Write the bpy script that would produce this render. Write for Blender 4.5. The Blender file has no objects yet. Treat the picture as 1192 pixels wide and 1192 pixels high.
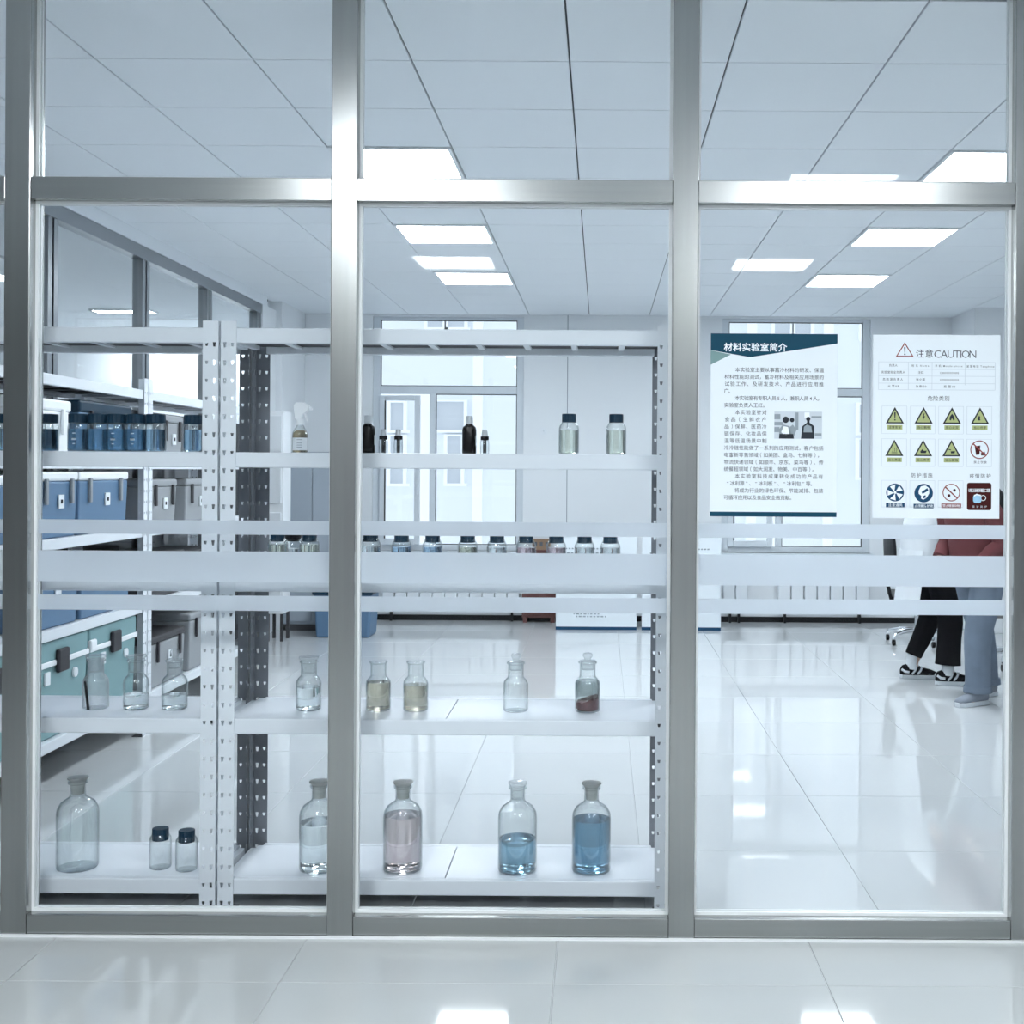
import bpy, bmesh, math, random
from mathutils import Vector, Matrix
random.seed(7)
PI = math.pi
scn = bpy.context.scene
COL = scn.collection

# ------------------------------------------------------------------ camera, world, exposure
EYE, F, VX, VY = 1.5, 1382.0, 700.0, 548.0
cam = bpy.data.objects.new('camera', bpy.data.cameras.new('camera'))
COL.objects.link(cam)
cam.data.sensor_width = 36.0
cam.data.lens = F / 1192 * 36
cam.data.shift_x = -(VX - 596) / 1192
cam.data.shift_y = -(596 - VY) / 1192
cam.data.clip_end = 200
cam.matrix_world = Matrix.Translation((0, 0, EYE)) @ Matrix.Rotation(PI/2, 4, 'X') @ Matrix.Rotation(math.radians(0.36), 4, 'Z')
scn.camera = cam
scn.view_settings.view_transform = 'Standard'
scn.view_settings.look = 'None'
scn.view_settings.gamma = 1.0
scn.view_settings.use_curve_mapping = False
scn.view_settings.exposure = 1.2
w = bpy.data.worlds.new('overcast_sky'); scn.world = w
w.use_nodes = True
w.node_tree.nodes['Background'].inputs[0].default_value = (0.86, 0.93, 1.0, 1)
w.node_tree.nodes['Background'].inputs[1].default_value = 0.66
cy = scn.cycles
cy.max_bounces = 12; cy.diffuse_bounces = 5; cy.glossy_bounces = 6
cy.transmission_bounces = 10; cy.transparent_max_bounces = 32
LAMP = 16.0          # ceiling panels of the room
LAMP_CORRIDOR = 30.0

def at(px, py, Y):
    """real position of a feature of the photograph that stands at depth Y"""
    yy = py - 0.01 * (px - VX)
    return (px - VX) / F * Y, EYE + (VY - yy) / F * Y
def xat(px, Y): return (px - VX) / F * Y

# ------------------------------------------------------------------ materials
def new_mat(name):
    m = bpy.data.materials.new(name); m.use_nodes = True
    nt = m.node_tree; nt.nodes.clear()
    out = nt.nodes.new('ShaderNodeOutputMaterial')
    return m, nt, out
def principled(name, col, rough=0.5, metal=0.0, spec=0.5, noise=None, trans=0.0, ior=1.45, coat=0.0, bump=None):
    m, nt, out = new_mat(name)
    b = nt.nodes.new('ShaderNodeBsdfPrincipled')
    b.inputs['Base Color'].default_value = (*col, 1)
    b.inputs['Roughness'].default_value = rough
    b.inputs['Metallic'].default_value = metal
    b.inputs['Specular IOR Level'].default_value = spec
    b.inputs['Transmission Weight'].default_value = trans
    b.inputs['IOR'].default_value = ior
    b.inputs['Coat Weight'].default_value = coat
    nt.links.new(b.outputs[0], out.inputs[0])
    if noise or bump:
        tc = nt.nodes.new('ShaderNodeTexCoord')
        mp = nt.nodes.new('ShaderNodeMapping')
        nt.links.new(tc.outputs['Object'], mp.inputs[0])
        nz = nt.nodes.new('ShaderNodeTexNoise')
        scale, amt = (noise or bump)[0], (noise or bump)[1]
        mp.inputs['Scale'].default_value = scale if isinstance(scale, tuple) else (scale,)*3
        nz.inputs['Scale'].default_value = 1.0
        nz.inputs['Detail'].default_value = 4
        nt.links.new(mp.outputs[0], nz.inputs[0])
        if noise:
            rp = nt.nodes.new('ShaderNodeMix'); rp.data_type = 'RGBA'
            rp.inputs[6].default_value = (*[c*(1-amt) for c in col], 1)
            rp.inputs[7].default_value = (*[min(1, c*(1+amt)) for c in col], 1)
            nt.links.new(nz.outputs[0], rp.inputs[0])
            nt.links.new(rp.outputs[2], b.inputs['Base Color'])
        if bump:
            bp = nt.nodes.new('ShaderNodeBump'); bp.inputs['Strength'].default_value = bump[1]
            bp.inputs['Distance'].default_value = 0.002
            nt.links.new(nz.outputs[0], bp.inputs['Height']); nt.links.new(bp.outputs[0], b.inputs['Normal'])
    return m
def steel_mat(name, scale):
    m = principled(name, (0.40, 0.41, 0.405), 0.25, 1.0, noise=(scale, 0.10))
    return m
def emit(name, col, s):
    m, nt, out = new_mat(name)
    e = nt.nodes.new('ShaderNodeEmission'); e.inputs[0].default_value = (*col, 1); e.inputs[1].default_value = s
    nt.links.new(e.outputs[0], out.inputs[0]); return m
def thin_glass(name, clear, edge, f0=0.04, power=3.0, rough=0.0):
    """thin-walled clear glass: mirror part by Schlick's law, the rest passes, darker where the wall is seen edge on"""
    m, nt, out = new_mat(name); N = nt.nodes.new; L = nt.links.new
    g = N('ShaderNodeNewGeometry')
    d = N('ShaderNodeVectorMath'); d.operation = 'DOT_PRODUCT'
    L(g.outputs['Incoming'], d.inputs[0]); L(g.outputs['Normal'], d.inputs[1])
    ab = N('ShaderNodeMath'); ab.operation = 'ABSOLUTE'; L(d.outputs['Value'], ab.inputs[0])
    one = N('ShaderNodeMath'); one.operation = 'SUBTRACT'; one.inputs[0].default_value = 1.0; L(ab.outputs[0], one.inputs[1]); one.use_clamp = True
    p5 = N('ShaderNodeMath'); p5.operation = 'POWER'; L(one.outputs[0], p5.inputs[0]); p5.inputs[1].default_value = 5
    ma = N('ShaderNodeMath'); ma.operation = 'MULTIPLY_ADD'; L(p5.outputs[0], ma.inputs[0]); ma.inputs[1].default_value = 1-f0; ma.inputs[2].default_value = f0
    pe = N('ShaderNodeMath'); pe.operation = 'POWER'; L(one.outputs[0], pe.inputs[0]); pe.inputs[1].default_value = power
    mc = N('ShaderNodeMix'); mc.data_type = 'RGBA'
    mc.inputs[6].default_value = (*clear, 1); mc.inputs[7].default_value = (*edge, 1); L(pe.outputs[0], mc.inputs[0])
    tr = N('ShaderNodeBsdfTransparent'); L(mc.outputs[2], tr.inputs[0])
    gl = N('ShaderNodeBsdfGlossy'); gl.inputs['Roughness'].default_value = rough
    mx = N('ShaderNodeMixShader'); L(ma.outputs[0], mx.inputs[0]); L(tr.outputs[0], mx.inputs[1]); L(gl.outputs[0], mx.inputs[2])
    L(mx.outputs[0], out.inputs[0]); return m
def film_mat(name):
    m, nt, out = new_mat(name); N = nt.nodes.new; L = nt.links.new
    di = N('ShaderNodeBsdfDiffuse'); di.inputs[0].default_value = (0.80, 0.85, 0.90, 1)
    tl = N('ShaderNodeBsdfTranslucent'); tl.inputs[0].default_value = (0.80, 0.85, 0.90, 1)
    rf = N('ShaderNodeBsdfRefraction'); rf.inputs['Roughness'].default_value = 0.35; rf.inputs['IOR'].default_value = 1.2
    rf.inputs[0].default_value = (0.95, 0.97, 1, 1)
    a = N('ShaderNodeMixShader'); a.inputs[0].default_value = 0.5; L(di.outputs[0], a.inputs[1]); L(tl.outputs[0], a.inputs[2])
    b = N('ShaderNodeMixShader'); b.inputs[0].default_value = 0.32; L(a.outputs[0], b.inputs[1]); L(rf.outputs[0], b.inputs[2])
    L(b.outputs[0], out.inputs[0]); return m

def milky_glass(name):
    m = thin_glass(name, (0.95, 0.96, 0.965), (0.6, 0.65, 0.67), 0.05, 2.6, 0.15); nt = m.node_tree; N = nt.nodes.new; L = nt.links.new
    out = [n for n in nt.nodes if n.type == 'OUTPUT_MATERIAL'][0]; src = out.inputs[0].links[0].from_socket
    di = N('ShaderNodeBsdfDiffuse'); di.inputs[0].default_value = (.8,.83,.85,1); tl = N('ShaderNodeBsdfTranslucent'); tl.inputs[0].default_value = (.8,.83,.85,1)
    a = N('ShaderNodeMixShader'); L(di.outputs[0], a.inputs[1]); L(tl.outputs[0], a.inputs[2])
    b = N('ShaderNodeMixShader'); b.inputs[0].default_value = .14; L(src, b.inputs[1]); L(a.outputs[0], b.inputs[2]); L(b.outputs[0], out.inputs[0])
    return m

M = {}
M['steel_v'] = steel_mat('brushed steel upright', (60, 60, 1.2))
M['steel_h'] = steel_mat('brushed steel rail', (1.2, 60, 60))
M['steel_dark'] = principled('darker steel', (0.30, 0.32, 0.34), 0.30, 1.0, noise=((40, 40, 1.5), 0.12))
M['pane'] = thin_glass('pane glass', (0.975, 0.982, 0.985), (0.80, 0.86, 0.88), 0.008, 5)
M['bead'] = principled('white silicone bead', (0.85, 0.87, 0.88), 0.35)
M['film'] = film_mat('frosted film')
M['white_metal'] = principled('white powder coated steel', (0.75, 0.79, 0.84), 0.38, noise=(6, 0.02))
M['deck'] = principled('pale shelf deck', (0.80, 0.84, 0.90), 0.28, noise=(5, 0.03))
M['wall'] = principled('white wall paint', (0.78, 0.81, 0.84), 0.8, noise=(1.5, 0.02))
M['wall_corr'] = principled('grey corridor paint', (0.36, 0.37, 0.38), 0.8, noise=(1.5, 0.03))
M['bulkhead'] = principled('white bulkhead paint', (0.78, 0.82, 0.86), 0.8)
M['ceil'] = principled('ceiling tile', (0.83, 0.87, 0.91), 0.75, noise=(0.9, 0.02), bump=None)
M['ceil_gap'] = principled('ceiling grid shadow gap', (0.10, 0.11, 0.12), 0.8)
M['floor'] = principled('polished floor tile', (0.61, 0.635, 0.65), 0.03, spec=0.75, noise=((0.9, 0.9, 0.9), 0.05))
M['floor_c'] = principled('polished corridor tile', (0.52, 0.54, 0.54), 0.05, spec=0.6, noise=((1.3, 1.3, 1.3), 0.06))
M['grout'] = principled('grey grout', (0.56, 0.58, 0.59), 0.6)
M['post_shade'] = principled('rear post painted shade', (0.22, 0.235, 0.265), 0.4)  # shade on the rear posts, put into their colour
M['shade_and_infill'] = principled('dark board underside', (0.045, 0.048, 0.055), 0.7)  # shelf underside shade put into the colour; infill panels share it
M['seat_grey'] = principled('grey seat fabric', (0.22, 0.22, 0.22), 0.8)
M['black'] = principled('black', (0.006, 0.006, 0.008), 0.45, spec=0.25)
M['baseboard'] = principled('black skirting', (0.008, 0.009, 0.011), 0.4, spec=0.3)
M['lamp'] = emit('room lamp diffuser', (0.90, 0.96, 1.0), LAMP)
M['lamp_n'] = emit('next room lamp diffuser', (0.90, 0.96, 1.0), 28.0)
M['lamp_c'] = emit('corridor lamp diffuser', (0.92, 0.97, 1.0), LAMP_CORRIDOR)
M['lamp_frame'] = principled('white lamp frame', (0.8, 0.83, 0.86), 0.5)
M['win_frame'] = principled('white window profile', (0.66, 0.71, 0.76), 0.45)
M['win_gasket'] = principled('dark window gasket', (0.05, 0.055, 0.06), 0.6)
M['win_pane'] = thin_glass('window glass', (0.95, 0.97, 0.98), (0.8, 0.85, 0.9), 0.04, 5)
M['radiator'] = principled('white radiator enamel', (0.80, 0.84, 0.88), 0.35)
M['facade'] = principled('pale facade', (0.80, 0.84, 0.88), 0.85, noise=((0.6, 0.6, 0.6), 0.04))
M['facade_win'] = principled('facade window glass', (0.58, 0.62, 0.67), 0.3)
M['facade_trim'] = principled('white facade trim', (0.95, 0.97, 1.0), 0.7)
M['bottle'] = thin_glass('bottle glass', (0.98, 0.99, 0.99), (0.52, 0.57, 0.59), 0.045, 3.2)
M['jar_milky'] = milky_glass('ground milky glass')
M['navy'] = principled('navy plastic cap', (0.006, 0.030, 0.058), 0.4, spec=0.3)
M['amber'] = principled('near black amber glass', (0.003, 0.0025, 0.003), 0.2, spec=0.3)
M['clear_cap'] = principled('milky plastic', (0.66, 0.70, 0.74), 0.35, trans=0.3)
M['label'] = principled('white paper label', (0.76, 0.80, 0.84), 0.7)
M['brown'] = principled('amber liquid', (0.16, 0.12, 0.06), 0.2)
M['stopper_grey'] = principled('grey ground stopper', (0.50, 0.51, 0.49), 0.30, trans=0.75)
M['teal'] = principled('teal plastic', (0.20, 0.345, 0.365), 0.45, noise=(4, 0.04))
M['blue_bin'] = principled('blue plastic', (0.105, 0.195, 0.32), 0.45, noise=(4, 0.05))
M['bin_white'] = principled('white plastic lid', (0.86, 0.89, 0.92), 0.45)
M['latch'] = principled('dark plastic latch', (0.03, 0.028, 0.035), 0.5)
M['bin_grey'] = principled('grey plastic', (0.30, 0.32, 0.34), 0.5, noise=(4, 0.05))
M['bin_dark'] = principled('dark grey plastic', (0.05, 0.05, 0.055), 0.5)
M['grey_cabinet'] = principled('grey cabinet enamel', (0.36, 0.41, 0.47), 0.5, noise=(3, 0.03))
M['red_brown'] = principled('red brown wood', (0.14, 0.055, 0.05), 0.5, noise=((3, 3, 20), 0.2))
M['carton'] = principled('brown cardboard', (0.26, 0.17, 0.11), 0.8)
M['ink'] = principled('dark ink', (0.035, 0.04, 0.05), 0.8, spec=0.15)
M['ink_grey'] = principled('grey ink', (0.10, 0.11, 0.13), 0.8, spec=0.15)
M['paper'] = principled('white poster board', (0.80, 0.86, 0.91), 0.6, spec=0.15)
M['p_navy'] = principled('navy print', (0.008, 0.060, 0.105), 0.5, spec=0.15)
M['p_sage'] = principled('sage print', (0.20, 0.32, 0.32), 0.5, spec=0.15)
M['p_white'] = principled('white print', (0.85, 0.9, 0.95), 0.5, spec=0.15)
M['p_yellow'] = principled('yellow green print', (0.42, 0.47, 0.22), 0.5, spec=0.15)
M['p_red'] = principled('dark red print', (0.26, 0.06, 0.06), 0.5, spec=0.15)
M['p_maroon'] = principled('maroon print', (0.055, 0.010, 0.010), 0.5, spec=0.15)
M['p_blue'] = principled('blue print', (0.015, 0.065, 0.14), 0.5, spec=0.15)
M['p_sky'] = principled('sky blue print', (0.35, 0.60, 0.80), 0.5, spec=0.15)
M['p_line'] = principled('pale grey print', (0.58, 0.64, 0.70), 0.6)
M['p_mid'] = principled('mid grey print', (0.28, 0.33, 0.37), 0.6)
M['skin'] = principled('skin', (0.52, 0.35, 0.28), 0.5)
M['hair'] = principled('black hair', (0.010, 0.010, 0.012), 0.45, noise=((60, 60, 4), 0.5))
M['coat'] = principled('white cotton coat', (0.68, 0.72, 0.76), 0.85, noise=(9, 0.04))
M['trousers'] = principled('black cotton', (0.006, 0.006, 0.008), 0.9, spec=0.1)
M['maroon'] = principled('maroon knit', (0.13, 0.035, 0.04), 0.9, noise=(14, 0.15))
M['denim'] = principled('washed denim', (0.15, 0.19, 0.25), 0.9, noise=(9, 0.25))
M['shoe_white'] = principled('white shoe leather', (0.62, 0.66, 0.70), 0.5)
M['shoe_grey'] = principled('grey shoe suede', (0.24, 0.27, 0.32), 0.8)
M['sock'] = principled('white sock', (0.70, 0.74, 0.78), 0.9)
M['chrome'] = principled('chrome', (0.75, 0.77, 0.80), 0.12, 1.0)
M['eye_white'] = principled('eye white', (0.8, 0.8, 0.8), 0.3)
M['lip'] = principled('lip', (0.40, 0.16, 0.15), 0.5)
M['backing'] = principled('room backing', (0.5, 0.52, 0.54), 0.9)
LIQ = {}
def liquid(name, col, rough=0.0, absorb=0.0):
    if name not in LIQ:
        LIQ[name] = principled(name, col, rough, trans=1.0, ior=1.33, spec=0.5)
    return LIQ[name]
liquid('deep blue liquid', (0.20, 0.36, 0.49)); liquid('mid blue liquid', (0.30, 0.47, 0.58)); liquid('rose liquid', (0.78, 0.66, 0.66))
liquid('brownish liquid', (0.62, 0.57, 0.46)); liquid('pale green liquid', (0.84, 0.87, 0.77)); liquid('water', (0.92, 0.95, 0.96))
liquid('pale blue liquid', (0.50, 0.68, 0.86)); liquid('pale yellow liquid', (0.80, 0.80, 0.66)); liquid('pink liquid', (0.78, 0.62, 0.66))
liquid('tank blue liquid', (0.30, 0.46, 0.60))

# ------------------------------------------------------------------ mesh helpers
class MB:
    def __init__(s): s.v, s.f = [], []
    def add(s, vs, fs):
        b = len(s.v); s.v += [tuple(v) for v in vs]; s.f += [tuple(i+b for i in f) for f in fs]; return s
    def box(s, x0, x1, y0, y1, z0, z1):
        return s.add([(x0,y0,z0),(x1,y0,z0),(x1,y1,z0),(x0,y1,z0),(x0,y0,z1),(x1,y0,z1),(x1,y1,z1),(x0,y1,z1)],
                     [(0,3,2,1),(4,5,6,7),(0,1,5,4),(1,2,6,5),(2,3,7,6),(3,0,4,7)])
    def lathe(s, prof, c=(0,0,0), n=28, axis='z'):
        rings = []; b = len(s.v)
        vs = []; idx = []
        for r, z in prof:
            if r < 1e-6:
                idx.append([len(vs)]); vs.append((0, 0, z))
            else:
                idx.append(list(range(len(vs), len(vs)+n)))
                vs += [(r*math.cos(2*PI*k/n), r*math.sin(2*PI*k/n), z) for k in range(n)]
        fs = []
        for a, d in zip(idx, idx[1:]):
            for k in range(n):
                k2 = (k+1) % n
                if len(a) == 1 and len(d) == 1: continue
                if len(a) == 1: fs.append((a[0], d[k2], d[k]))
                elif len(d) == 1: fs.append((a[k], a[k2], d[0]))
                else: fs.append((a[k], a[k2], d[k2], d[k]))
        if axis == 'y': vs = [(x, -z, y) for x, y, z in vs]   # grows along -Y
        if axis == 'x': vs = [(z, y, -x) for x, y, z in vs]
        return s.add([(x+c[0], y+c[1], z+c[2]) for x, y, z in vs], fs)
    def cyl(s, c, r, h, n=20, axis='z', r2=None):
        r2 = r if r2 is None else r2
        return s.lathe([(0,0),(r,0),(r2,h),(0,h)], c, n, axis)
    def loft(s, secs, n=20, cap=True):
        """secs: list of (centre, u vector, v vector) ellipses"""
        b = len(s.v); vs = []; fs = []
        for c, u, v in secs:
            c, u, v = Vector(c), Vector(u), Vector(v)
            vs += [tuple(c + u*math.cos(2*PI*k/n) + v*math.sin(2*PI*k/n)) for k in range(n)]
        for i in range(len(secs)-1):
            for k in range(n):
                k2 = (k+1) % n
                fs.append((i*n+k, i*n+k2, (i+1)*n+k2, (i+1)*n+k))
        if cap:
            for i, rev in ((0, True), (len(secs)-1, False)):
                ci = len(vs); vs.append(tuple(Vector(secs[i][0])))
                for k in range(n):
                    k2 = (k+1) % n
                    fs.append((i*n+k2, i*n+k, ci) if rev else (i*n+k, i*n+k2, ci))
        return s.add(vs, fs)
    def tube(s, pts, radii, n=12, cap=True):
        pts = [Vector(p) for p in pts]
        if not isinstance(radii, (list, tuple)): radii = [radii]*len(pts)
        secs = []; up = None
        for i, p in enumerate(pts):
            t = (pts[min(i+1, len(pts)-1)] - pts[max(i-1, 0)]).normalized()
            if up is None:
                up = Vector((0,0,1)) if abs(t.z) < .9 else Vector((1,0,0))
            u = t.cross(up).normalized(); v = u.cross(t).normalized(); up = v
            secs.append((p, u*radii[i], v*radii[i]))
        return s.loft(secs, n, cap)
    def prism(s, pts, y0, y1):
        """polygon given in x, z; thick from y0 (front) to y1"""
        n = len(pts); vs = [(x, y0, z) for x, z in pts] + [(x, y1, z) for x, z in pts]
        fs = [tuple(range(n)), tuple(range(2*n-1, n-1, -1))]
        for k in range(n):
            k2 = (k+1) % n; fs.append((k, k+n, k2+n, k2))
        return s.add(vs, fs)
    def mesh(s, name, mats, smooth=False, angle=0.6):
        me = bpy.data.meshes.new(name); bm = bmesh.new()
        bv = [bm.verts.new(v) for v in s.v]
        for f in s.f:
            try: bm.faces.new([bv[i] for i in f])
            except ValueError: pass
        bmesh.ops.recalc_face_normals(bm, faces=bm.faces)
        if smooth:
            for f in bm.faces: f.smooth = True
            for e in bm.edges:
                if len(e.link_faces) == 2 and e.calc_face_angle(0) > angle: e.smooth = False
        bm.to_mesh(me); bm.free()
        for m in (mats if isinstance(mats, (list, tuple)) else [mats]): me.materials.append(m)
        return me
    def build(s, name, mat, parent=None, smooth=False, bevel=0, angle=0.6, loc=None, label=None):
        o = bpy.data.objects.new(name, s.mesh(name, mat, smooth, angle)); COL.objects.link(o)
        if parent: o.parent = parent
        if loc: o.location = loc
        if bevel:
            b = o.modifiers.new('bevel', 'BEVEL'); b.width = bevel; b.segments = 2; b.limit_method = 'ANGLE'; b.angle_limit = 0.7
        if label: o['label'] = label
        return o
def tag(o, label=None, cat=None, group=None, kind=None):
    if label: o['label'] = label
    if cat: o['category'] = cat
    if group: o['group'] = group
    if kind: o['kind'] = kind
    return o
def thing(name, label, cat, loc=(0,0,0), rz=0, group=None):
    o = bpy.data.objects.new(name, None); COL.objects.link(o); o.location = loc; o.rotation_euler = (0,0,rz)
    o.empty_display_size = .1
    return tag(o, label, cat, group)
def struct(name, parent=None):
    o = bpy.data.objects.new(name, None); COL.objects.link(o); o['kind'] = 'structure'
    if parent: o.parent = parent
    return o
def link_mesh(name, me, parent, loc=(0,0,0), rz=0):
    o = bpy.data.objects.new(name, me); COL.objects.link(o); o.parent = parent; o.location = loc; o.rotation_euler = (0,0,rz)
    return o
def kids(o): return [c for c in COL.objects if c.parent == o]
def dup(root, loc, label, rz=None, group=None):
    r = root.copy(); COL.objects.link(r); r.location = loc; r['label'] = label
    if rz is not None: r.rotation_euler = (0,0,rz)
    if group: r['group'] = group
    for ch in list(root.children):
        c = ch.copy(); COL.objects.link(c); c.parent = r
        for g in list(ch.children):
            d = g.copy(); COL.objects.link(d); d.parent = c
    return r
ORD = ['first', 'second', 'third', 'fourth', 'fifth', 'sixth', 'seventh', 'eighth', 'ninth', 'tenth', 'eleventh', 'twelfth']

# ------------------------------------------------------------------ setting
GY = 3.795                       # front face of the glass partition
CEIL = 3.05; BACK = 11.85; XL = -3.07; XR = 5.27; YC = -3.0
GLASS = 3.845

def slab(name, mat, *b, parent=None):
    o = MB().box(*b).build(name, mat, parent)
    if parent is None: o['kind'] = 'structure'
    return o
# floor with its tiles
floor = slab('floor', M['grout'], -7.2, 7, YC-.2, 13.7, -.12, -.004)
t_me = {}
def tile_grid(name, parent, mat, xs, ys, z0, z1, gap, skip=(), bev=0.0015):
    for i in range(len(xs)-1):
        for j in range(len(ys)-1):
            if (i, j) in skip: continue
            w_, d_ = xs[i+1]-xs[i]-gap, ys[j+1]-ys[j]-gap
            key = (name, mat.name, round(w_, 4), round(d_, 4))
            if key not in t_me:
                b = bev; up = z1 > 0.5
                hx, hy = w_/2, d_/2
                zt, zb = (z0, z1) if up else (z1, z0)      # visible face, hidden face
                s = 1 if up else -1
                vs = [(-hx+b,-hy+b,zt),(hx-b,-hy+b,zt),(hx-b,hy-b,zt),(-hx+b,hy-b,zt),
                      (-hx,-hy,zt+s*b),(hx,-hy,zt+s*b),(hx,hy,zt+s*b),(-hx,hy,zt+s*b),(-hx,-hy,zb),(hx,-hy,zb),(hx,hy,zb),(-hx,hy,zb)]
                fs = [(0,1,2,3)] + [(k,(k+1)%4,4+(k+1)%4,4+k) for k in range(4)] + [(4+k,4+(k+1)%4,8+(k+1)%4,8+k) for k in range(4)]
                t_me[key] = MB().add(vs, fs).mesh(name, mat)
                zc = 0
            o = link_mesh(name, t_me[key], parent, ((xs[i]+xs[i+1])/2, (ys[j]+ys[j+1])/2, 0))
def cuts(lo, hi, origin, step):
    k0 = math.ceil((lo-origin)/step+1e-6); r = [lo]
    while origin+k0*step < hi-1e-6:
        r.append(origin+k0*step); k0 += 1
    return r + [hi]
tile_grid('floor_tile', floor, M['floor'], cuts(XL, XR, .16, .8), cuts(3.832, BACK, 5.5, .8), -.004, 0, .0016)
tile_grid('floor_tile', floor, M['floor_c'], cuts(-4.93, 4.67, .67, .8), cuts(.267, 3.83, 3.467, .8), -.004, 0, .003)
slab('floor_corridor_rear', M['floor_c'], -6, 6, YC, .267, -.004, 0, parent=floor)

# ceiling with its tiles and panels
ceiling = slab('ceiling', M['ceil_gap'], -7.2, 7, 3.80, 12.05, CEIL+.014, CEIL+.1)
cxs = cuts(XL, XR, -.73, .6); cys = cuts(3.9, BACK, 4.5, .6)
def cidx(v, arr): return min(range(len(arr)), key=lambda k: abs(arr[k]-v))
lights = [(x, y) for y in (5.7, 7.5, 9.3) for x in (-1.33, 1.67)]
skip = {(cidx(x, cxs), cidx(y, cys)) for x, y in lights}
tile_grid('ceiling_tile', ceiling, M['ceil'], cxs, cys, CEIL, CEIL+.012, .007, skip)
slab('ceiling_corridor', M['ceil'], -6, 6, YC-.2, 3.80, CEIL, CEIL+.1)
slab('ceiling_next_room', M['ceil'], -7.2, XL-.06, 3.83, 13.7, CEIL, CEIL+.012)

slab('wall_next_side', M['wall'], XL-.06, XL+.04, BACK+.2, 13.7, 0, CEIL)
def make_light(name, label, x, y, mat, group, z=CEIL, D=.5930):
    t = thing(name, label, 'ceiling light', (x+.3, y+D/2+.0035, z), 0, group)
    fr = MB()
    a, b_ = .2965, .278; ay, by = D/2, D/2-.0185
    for x0,x1,y0,y1 in ((-a,a,-ay,-by),(-a,a,by,ay),(-a,-b_,-by,by),(b_,a,-by,by)): fr.box(x0,x1,y0,y1,-.008,.012)
    fr.build('frame', M['lamp_frame'], t)
    MB().box(-b_,b_,-by,by,-.003,.008).build('diffuser', mat, t)
    return t
names = [('nearest', 'above the steel rail'), ('middle', 'above the shelf rack'), ('farthest', 'towards the back windows')]
for k, (x, y) in enumerate(lights):
    side = 'left' if k % 2 == 0 else 'right'
    make_light('ceiling_light', 'square white ceiling panel, %s of the %s row, %s' % (names[k//2][0], side, names[k//2][1]), x, y, M['lamp'], 'square ceiling panels in the laboratory')
for k, (x, y) in enumerate([(-1.39, 1.02), (.95, 1.02), (-1.39, -1.40), (.95, -1.40)]):
    make_light('corridor_light', 'square corridor panel mirrored in the glass, %s row, %s side' % (['front', 'rear'][k//2], ['left', 'right'][k % 2]), x, y, M['lamp_c'], 'corridor ceiling panels', CEIL-.012)
for k, y in enumerate((5.7, 8.5, 11.55)):
    make_light('next_room_light', 'ceiling panel of the room behind the left glass wall, %s from the front' % ORD[k], -5.0, y, M['lamp_n'], 'ceiling panels of the next room', CEIL-.012, .24)

for k, x in enumerate((-5.4, -4.5)):  # added lamps, out of sight, to brighten the end wall
    make_light('next_room_light', 'added fill lamp near the end wall of the next room, %s from the left' % ORD[k], x, 13.05, M['lamp_n'], 'ceiling panels of the next room', CEIL-.012, .24)
# corridor and outer walls
slab('wall_corridor', M['wall_corr'], -6, 6, YC-.1, YC, 0, CEIL)
slab('wall_corridor_left', M['wall_corr'], -6.1, -6, YC-.1, 3.83, 0, CEIL)
slab('wall_corridor_right', M['wall_corr'], 6, 6.1, YC-.1, 3.83, 0, CEIL)
slab('wall_right', M['wall'], XR, XR+.1, 3.93, BACK+.2, 0, CEIL+.1)
slab('wall_far_left', M['wall'], -7.2, -7.1, 3.83, 13.7, 0, CEIL)
slab('wall_next_front', M['wall'], -7.1, XL-.06, 3.83, 3.93, 0, CEIL)
slab('wall_next_back', M['wall'], -7.1, XL-.06, 13.6, 13.7, 0, CEIL)

# back wall with two window openings
W1 = (xat(433, BACK), xat(609, BACK)); W2 = (xat(840, BACK), xat(1013, BACK)); SILL = 0.69
wb = MB()
wb.box(XL-.06, W1[0], BACK, BACK+.2, 0, CEIL+.1); wb.box(W1[1], W2[0], BACK, BACK+.2, 0, CEIL+.1); wb.box(W2[1], XR+.1, BACK, BACK+.2, 0, CEIL+.1)
for a, b in (W1, W2):
    wb.box(a, b, BACK, BACK+.2, 0, SILL); wb.box(a, b, BACK, BACK+.2, CEIL-.02, CEIL+.1)
wall_back = wb.build('wall_back', M['wall']); wall_back['kind'] = 'structure'
xs_ = xat(660, BACK)
MB().box(xs_-.004, xs_+.004, BACK-.004, BACK+.001, .07, CEIL).build('wall_joint', M['p_mid'], wall_back)
bb = MB().box(XL+.01, 3.4, BACK-.015, BACK, 0, .055).build('baseboard_back', M['baseboard'], None, bevel=.003); bb['kind'] = 'structure'
for (x0, x1, y0, nm) in ((3.49, 4.3, 11.12, 'column_right'), (XL-.03, -2.965, 11.0, 'column_left')):
    o = MB().box(x0, x1, y0, BACK, 0, CEIL+.02).build(nm, M['wall'], None, bevel=.006); o['kind'] = 'structure'

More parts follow.
